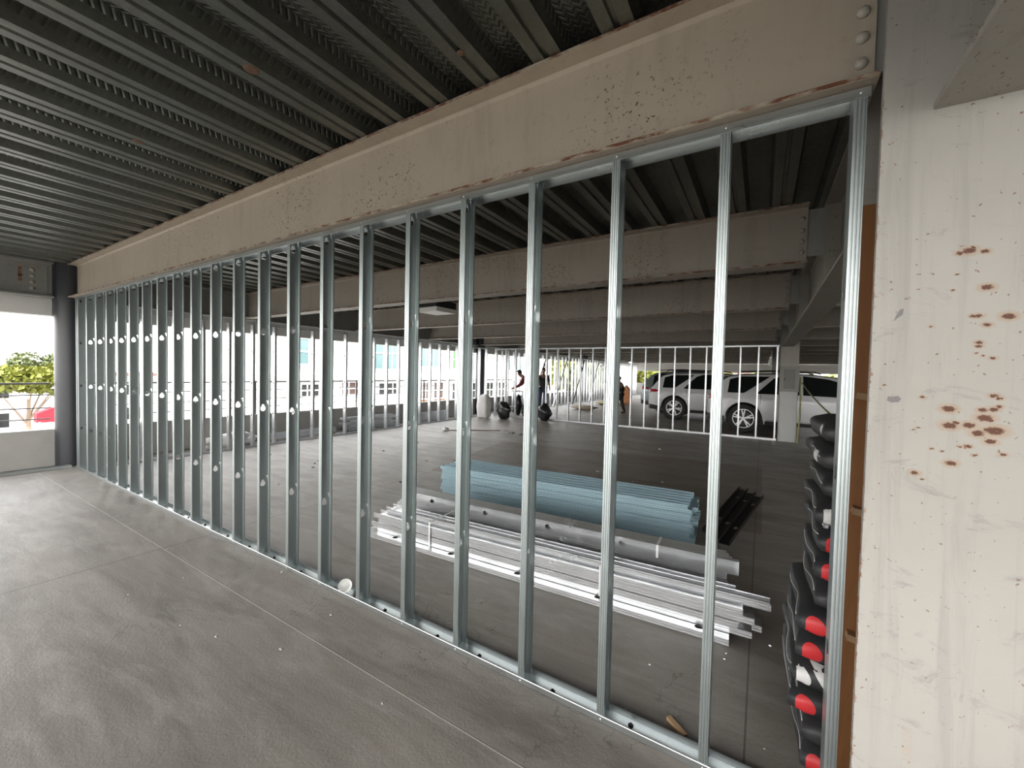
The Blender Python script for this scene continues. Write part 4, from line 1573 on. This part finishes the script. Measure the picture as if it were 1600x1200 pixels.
def standing(lean=0.0, stride=.10, arm=0.15):
    return {
        'pelvis': (0, 0, .95, (.13, .11)), 'waist': (.01, 0, 1.10, (.125, .10)), 'chest': (.02 + lean * .3, 0, 1.33, (.15, .115)),
        'neck': (.03 + lean * .5, 0, 1.50, .052), 'head': (.05 + lean * .6, 0, 1.62, (.082, .09)), 'crown': (.05 + lean * .62, 0, 1.70, (.065, .07)),
        'shL': (.01 + lean * .3, .19, 1.41, .058), 'elL': (-.02 + arm * .3, .24, 1.14, .042), 'wrL': (.06 + arm, .25, .92, .030), 'haL': (.08 + arm, .25, .84, .034),
        'shR': (.01 + lean * .3, -.19, 1.41, .058), 'elR': (-.04 - arm * .2, -.25, 1.14, .042), 'wrR': (.02, -.26, .90, .030), 'haR': (.04, -.26, .82, .034),
        'hipL': (0, .09, .88, .088), 'knL': (stride * .6, .11, .49, .058), 'anL': (stride, .12, .085, .042), 'toeL': (stride + .16, .14, .042, .035),
        'hipR': (0, -.09, .88, .088), 'knR': (-stride * .3, -.11, .49, .058), 'anR': (-stride, -.12, .085, .042), 'toeR': (-stride + .16, -.14, .042, .035)}


def bending():
    return {
        'pelvis': (-.05, 0, .92, (.13, .12)), 'waist': (.04, 0, 1.05, (.125, .105)), 'chest': (.20, 0, 1.24, (.15, .115)),
        'neck': (.32, 0, 1.37, .052), 'head': (.42, 0, 1.46, (.082, .09)), 'crown': (.45, 0, 1.54, (.065, .07)),
        'shL': (.22, .19, 1.31, .058), 'elL': (.34, .23, 1.07, .042), 'wrL': (.54, .19, .94, .030), 'haL': (.62, .18, .92, .034),
        'shR': (.22, -.19, 1.31, .058), 'elR': (.36, -.23, 1.07, .042), 'wrR': (.56, -.17, .96, .030), 'haR': (.64, -.16, .94, .034),
        'hipL': (-.04, .09, .86, .088), 'knL': (.06, .11, .47, .058), 'anL': (-.02, .12, .085, .042), 'toeL': (.14, .14, .042, .035),
        'hipR': (-.04, -.09, .86, .088), 'knR': (.02, -.11, .48, .058), 'anR': (-.14, -.12, .085, .042), 'toeR': (.02, -.14, .042, .035)}


person((-7.22, 13.05, 0), R(200), 'person in a dark red shirt leaning forward over a small white-topped cart', M_shirtred, M_jeans, bending(), 1.0)
person((-7.55, 14.7, 0), R(-55), 'person in a black t-shirt and blue jeans standing behind the far partition', M_shirtblk, M_jeans, standing(.06, .12, .12), .98, False)
person((-4.72, 15.8, 0), R(175), 'person in black clothes walking beyond the far partition, left of the cars', M_shirtblk, M_shirtblk, standing(.05, .20, .2), .82)

# small cart the first worker uses
ct = empty('tool_cart', (-7.85, 12.95, 0), R(-20), 'small work cart with a white top in front of the person in the red shirt', 'cart')
MB().box(-.28, .28, -.20, .20, .80, .84).build('cart_top', M_white, ct)
for a, b in ((-.26, -.18), (.26, -.18), (.26, .18), (-.26, .18)):
    MB().box(a - .015, a + .015, b - .015, b + .015, .05, .80).build('leg', M_galv, ct)
    MB().lathe((a, b, .035), [(.035, -.012), (.035, .012)], 'y', 12).build('caster', M_dark, ct)
MB().box(-.27, .27, -.19, .19, .22, .24).build('shelf', M_dark, ct)
o = MB().box(-6.95, -6.62, 12.05, 12.30, 0, .42).build('tool_box', M_trash)
tag(o, 'upright black tool case beside the worker in the red shirt', 'tool case')
o = MB().box(-6.45, -6.15, 12.3, 12.5, 0, .16).build('cardboard_box', M_orange)
tag(o, 'small orange-brown box behind the trash bag at the partition end', 'box')
o = MB().prism([(-6.25, 0), (-5.80, 0), (-5.80, .72), (-6.0, .95), (-6.25, .60)], 21.0, 21.3, 'y').build('orange_board', M_orange)
tag(o, 'orange-brown board standing upright far behind the partition', 'board')
# diagonal braces leaning at the far left wall
for k in range(5):
    o = MB().tube([(-7.9, 14.2 + 2.2 * k, .02), (-8.0, 15.9 + 2.2 * k, 2.25)], .03, 6).build('brace_pole', M_dark if k % 2 == 0 else M_bright)
    tag(o, '%s leaning brace pole along the far left wall, counted from the workers' % ords[k + 1], 'brace')

# ================================================================== OUTSIDE
q = MB(); q.box(-300, 300, -260, 320, -4.6, -4.5)
struct('ground', q, M_street)


def rect_window(parent, x_, y0, y1, z0, z1, mat, name='window', nx=1, nz=1, fr=M_white):
    w_ = MB().box(x_, x_ + .06, y0, y1, z0, z1).build(name, mat, parent)
    m = MB()
    for i in range(nx + 1):
        y = y0 + (y1 - y0) * i / nx
        m.box(x_ + .05, x_ + .10, y - .04, y + .04, z0, z1)
    for i in range(nz + 1):
        z = z0 + (z1 - z0) * i / nz
        m.box(x_ + .05, x_ + .10, y0, y1, z - .04, z + .04)
    m.build('window_frame', fr, w_)


bd = empty('building', (-24.0, 0, -4.5), 0, 'large white building with teal windows across the street, seen through the left stud wall', 'building')
MB().box(-12, 0, 11.5, 47, 0, 14).build('wall', M_bldg, bd)
MB().box(0, .5, 11.5, 47, 5.25, 5.55).build('ledge', M_bldg, bd)
for (y0, y1, z0, z1, mt, nx, nz) in ((13.6, 14.9, 6.2, 8.6, M_tealglass, 2, 3), (19.9, 22.3, 6.0, 8.4, M_tealglass, 3, 2), (24.2, 27.0, 6.3, 8.4, M_tealglass, 3, 1), (28.6, 31.6, 6.2, 7.9, M_green, 3, 2), (28.6, 31.6, 8.1, 8.8, M_tealglass, 3, 1), (33.2, 36.5, 7.8, 8.7, M_tealglass, 3, 1), (37.5, 41, 6.2, 8.6, M_tealglass, 3, 2)):
    rect_window(bd, 0, y0, y1, z0, z1, mt, 'window', nx, nz)
for (y0, y1, z0, z1, mt) in ((14.4, 15.6, 4.2, 5.0, M_darkwin), (17.2, 18.9, 4.2, 5.1, M_brick), (20.3, 22.3, 4.1, 5.0, M_darkwin), (24.4, 25.6, 3.6, 5.0, M_brick), (26.2, 27.4, 3.6, 5.0, M_brick), (28.6, 30.4, 3.4, 4.9, M_darkwin), (31.2, 32.6, 3.4, 4.9, M_darkwin), (33.4, 35.2, 3.4, 4.9, M_darkwin), (36.2, 38, 3.4, 4.9, M_darkwin)):
    rect_window(bd, 0, y0, y1, z0, z1, mt, 'window', 3, 2)
for (y0, y1) in ((24.2, 25.4), (26.4, 27.6)):
    rect_window(bd, 0, y0, y1, 1.4, 3.5, M_bldg2, 'door', 2, 3, M_frameor)


def tree(x_, y_, z0, h_, r_, label, leaf, seed, n=420, size=.35, cat='tree', flat=.75):
    rnd = random.Random(seed)
    t = empty('tree', (x_, y_, z0), 0, label, cat, None)
    tr_ = MB().tube([(0, 0, 0), (.1, .05, h_ * .35), (-.05, .1, h_ * .7)], [r_ * .09, r_ * .07, r_ * .04], 8)
    for i in range(5):
        a = rnd.uniform(0, 6.28)
        tr_.tube([(0, 0, h_ * .5), (math.cos(a) * r_ * .6, math.sin(a) * r_ * .6, h_ * (.72 + rnd.uniform(0, .12)))], [r_ * .04, r_ * .015], 6)
    tr_.build('trunk', M_bark, t)
    m = MB()
    cl = [(rnd.uniform(-.6, .6) * r_, rnd.uniform(-.6, .6) * r_, h_ - r_ * flat + rnd.uniform(-.4, .5) * r_ * flat, rnd.uniform(.35, .6) * r_) for _ in range(11)]
    for i in range(n):
        c = rnd.choice(cl)
        v = Vector((rnd.gauss(0, 1), rnd.gauss(0, 1), rnd.gauss(0, 1))).normalized() * c[3] * rnd.uniform(.75, 1.05)
        p = Vector(c[:3]) + Vector((v.x, v.y, v.z * flat))
        a = Vector((rnd.gauss(0, 1), rnd.gauss(0, 1), rnd.gauss(0, 1))).normalized()
        b = a.orthogonal().normalized()
        s_ = size * rnd.uniform(.6, 1.3)
        m.add([p + a * s_, p + b * s_ * .6, p - a * s_, p - b * s_ * .6], [(0, 1, 2, 3)])
    lo = m.build('foliage', leaf, t)
    return t


def palm(x_, y_, z0, h_, r_, label, seed):
    rnd = random.Random(seed)
    t = empty('palm_tree', (x_, y_, z0), 0, label, 'palm tree')
    MB().tube([(0, 0, 0), (.1, .1, h_ * .5), (0, .15, h_)], [.26, .17, .16], 10).build('trunk', M_bark, t)
    m = MB()
    for i in range(130):
        a = rnd.uniform(0, 6.28)
        el = rnd.uniform(-.5, 1.2)
        L_ = r_ * rnd.uniform(.8, 1.1)
        prev = None
        for s_ in range(7):
            u = s_ / 6
            rr_ = L_ * u * math.cos(el * (1 - .5 * u))
            z = h_ + .2 + L_ * (math.sin(el) * u - .75 * u * u)
            c = Vector((math.cos(a) * rr_, math.sin(a) * rr_ + .15, z))
            wd = .13 * math.sin(math.pi * (.15 + .8 * u))
            sd_ = Vector((-math.sin(a), math.cos(a), 0)) * wd
            if prev:
                # two leaf blades hinge at the midrib
                m.add([prev[0], c, c + sd_ - Vector((0, 0, wd * .6)), prev[0] + prev[1] - Vector((0, 0, prev[2] * .6))], [(0, 1, 2, 3)])
                m.add([prev[0], c, c - sd_ - Vector((0, 0, wd * .6)), prev[0] - prev[1] - Vector((0, 0, prev[2] * .6))], [(0, 1, 2, 3)])
            prev = (c, sd_, wd)
    m.build('frond_crown', M_leafY, t)
    return t


tree(-31.0, 4.55, -4.5, 5.9, 1.55, 'bright yellow-green small tree in the left opening, in front of the white house', M_leafY, 3, 1500, .17, 'tree', .62)
palm(-33.5, 6.9, -4.5, 3.9, .8, 'small palm right of the yellow-green tree, next to the black column', 6)
tree(-62, 9.9, -4.5, 7.3, 2.6, 'round leafy tree on the skyline of the left opening above the palm', M_leafG, 5, 2600, .20)
tree(-66, 5.6, -4.5, 5.6, 2.0, 'low tree at the left edge of the photo on the skyline', M_leafG, 9, 1400, .18)
hs_ = empty('house', (-46, 8, -4.5), 0, 'white flat-roofed house behind the palm in the left opening', 'house')
MB().box(-6, 0, -5.5, 8, 0, 5.0).build('wall', M_bldg, hs_)
MB().box(-6.3, .4, -5.8, 8.3, 5.0, 5.2).build('roof', M_roof, hs_)
for y0 in (-3.6, 0.2, 4.2):
    rect_window(hs_, 0, y0, y0 + 1.6, 1.2, 2.3, M_darkwin)
    rect_window(hs_, 0, y0, y0 + 1.6, 3.3, 4.3, M_darkwin)
hs2 = empty('house', (-40, 3.5, -4.5), 0, 'low cream house at the very left edge of the photo', 'house')
MB().box(-4, 0, -5.5, .8, 0, 3.2).build('wall', M_bldg2, hs2)
MB().prism([(-5.8, 3.2), (1.1, 3.2), (-2.4, 4.0)], -4.2, .3, 'x').build('roof', M_roof, hs2)
rect_window(hs2, 0, -1.6, 0, 1.7, 2.6, M_darkwin)
cn = empty('canopy', (-27, 4.72, -4.5), 0, 'red canopy on the street beside the black column', 'canopy')
MB().prism([(-.5, 3.35), (.5, 3.35), (.5, 3.75), (0, 4.0), (-.5, 3.75)], -.3, .3, 'x').build('cloth', M_redcan, cn)
for a, b in ((-.5, -.45), (.5, -.45), (.5, .45), (-.5, .45)):
    MB().box(a - .03, a + .03, b - .03, b + .03, 0, 3.4).build('leg', M_white, cn)


def street_car(x_, y_, rz, mat, label):
    c = empty('parked_car', (x_, y_, -4.5), rz, label, 'car')
    m = MB()
    side = [(-2.1, .35), (2.1, .35), (2.15, .75), (1.3, .92), (.7, 1.42), (-1.0, 1.45), (-1.9, .95), (-2.15, .8)]
    m.prism(side, -.85, .85, 'y')
    b = m.build('car_body', mat, c)
    bv = b.modifiers.new('bev', 'BEVEL')
    bv.width = .12
    bv.segments = 3
    MB().prism([(-1.6, .95), (1.15, .95), (.65, 1.36), (-.95, 1.38)], -.86, .86, 'y').build('window_band', M_glass, c)
    for a in (-1.3, 1.3):
        for s_ in (-.8, .8):
            MB().lathe((a, s_, .33), [(.33, -.1), (.33, .1)], 'y', 20).build('wheel', M_tyre, c)
    return c


street_car(-36.8, 4.6, R(88), M_cardark, 'dark car parked on the street below the left opening')

# trees and buildings beyond the far side
rnd = random.Random(77)
far = [(-52, 56, 8.6, 4.2, 1), (-44, 68, 10, 4.6, 0), (-37, 56, 8.0, 4.0, 1), (-30, 69, 9.5, 4.4, 1), (-22, 57, 8.0, 4.0, 0), (-14, 68, 8.2, 4, 1), (-7, 56, 7.0, 3.8, 1), (0, 67, 7.6, 3.9, 1), (7, 55, 7.0, 3.8, 1), (14, 66, 7.6, 3.9, 1), (21, 56, 7.4, 3.9, 0)]
fdesc = ['far left end', 'behind the far left corner', 'left of the workers', 'behind the workers', 'just right of the workers', 'left of the cars', 'above the farthest left car', 'above the second white car', 'above the nearest white car', 'right of the panel-box column', 'far right end']
for i, (x_, y_, h_, r_, c_) in enumerate(far):
    tree(x_, y_, -4.5, h_, r_, '%s-green tree beyond the far opening, %s' % ('yellow' if c_ else 'olive', fdesc[i]), M_leafY if c_ else M_leafG, 40 + i, 1500, .50)
for i, (x_, y_, w_, h_, mt) in enumerate([(-36, 80, 14, 9, M_bldg), (-18, 84, 12, 7.5, M_bldg2), (-3, 80, 12, 6.6, M_bldg), (14, 84, 16, 7.2, M_bldg)]):
    b = empty('building', (x_, y_, -4.5), 0, '%s building far behind the trees of the far opening' % ['tall white left-hand', 'cream', 'low white middle', 'wide white right-hand'][i], 'building')
    MB().box(-w_ / 2, w_ / 2, 0, 8, 0, h_).build('wall', mt, b)
    MB().box(-w_ / 2 - .2, w_ / 2 + .2, -.2, 8.2, h_, h_ + .3).build('roof', M_roof, b)
    for k in range(int(w_ // 3)):
        MB().box(-w_ / 2 + 1 + 3 * k, -w_ / 2 + 2.4 + 3 * k, -.08, 0, h_ - 2.4, h_ - 1.0).build('window', M_darkwin, b)
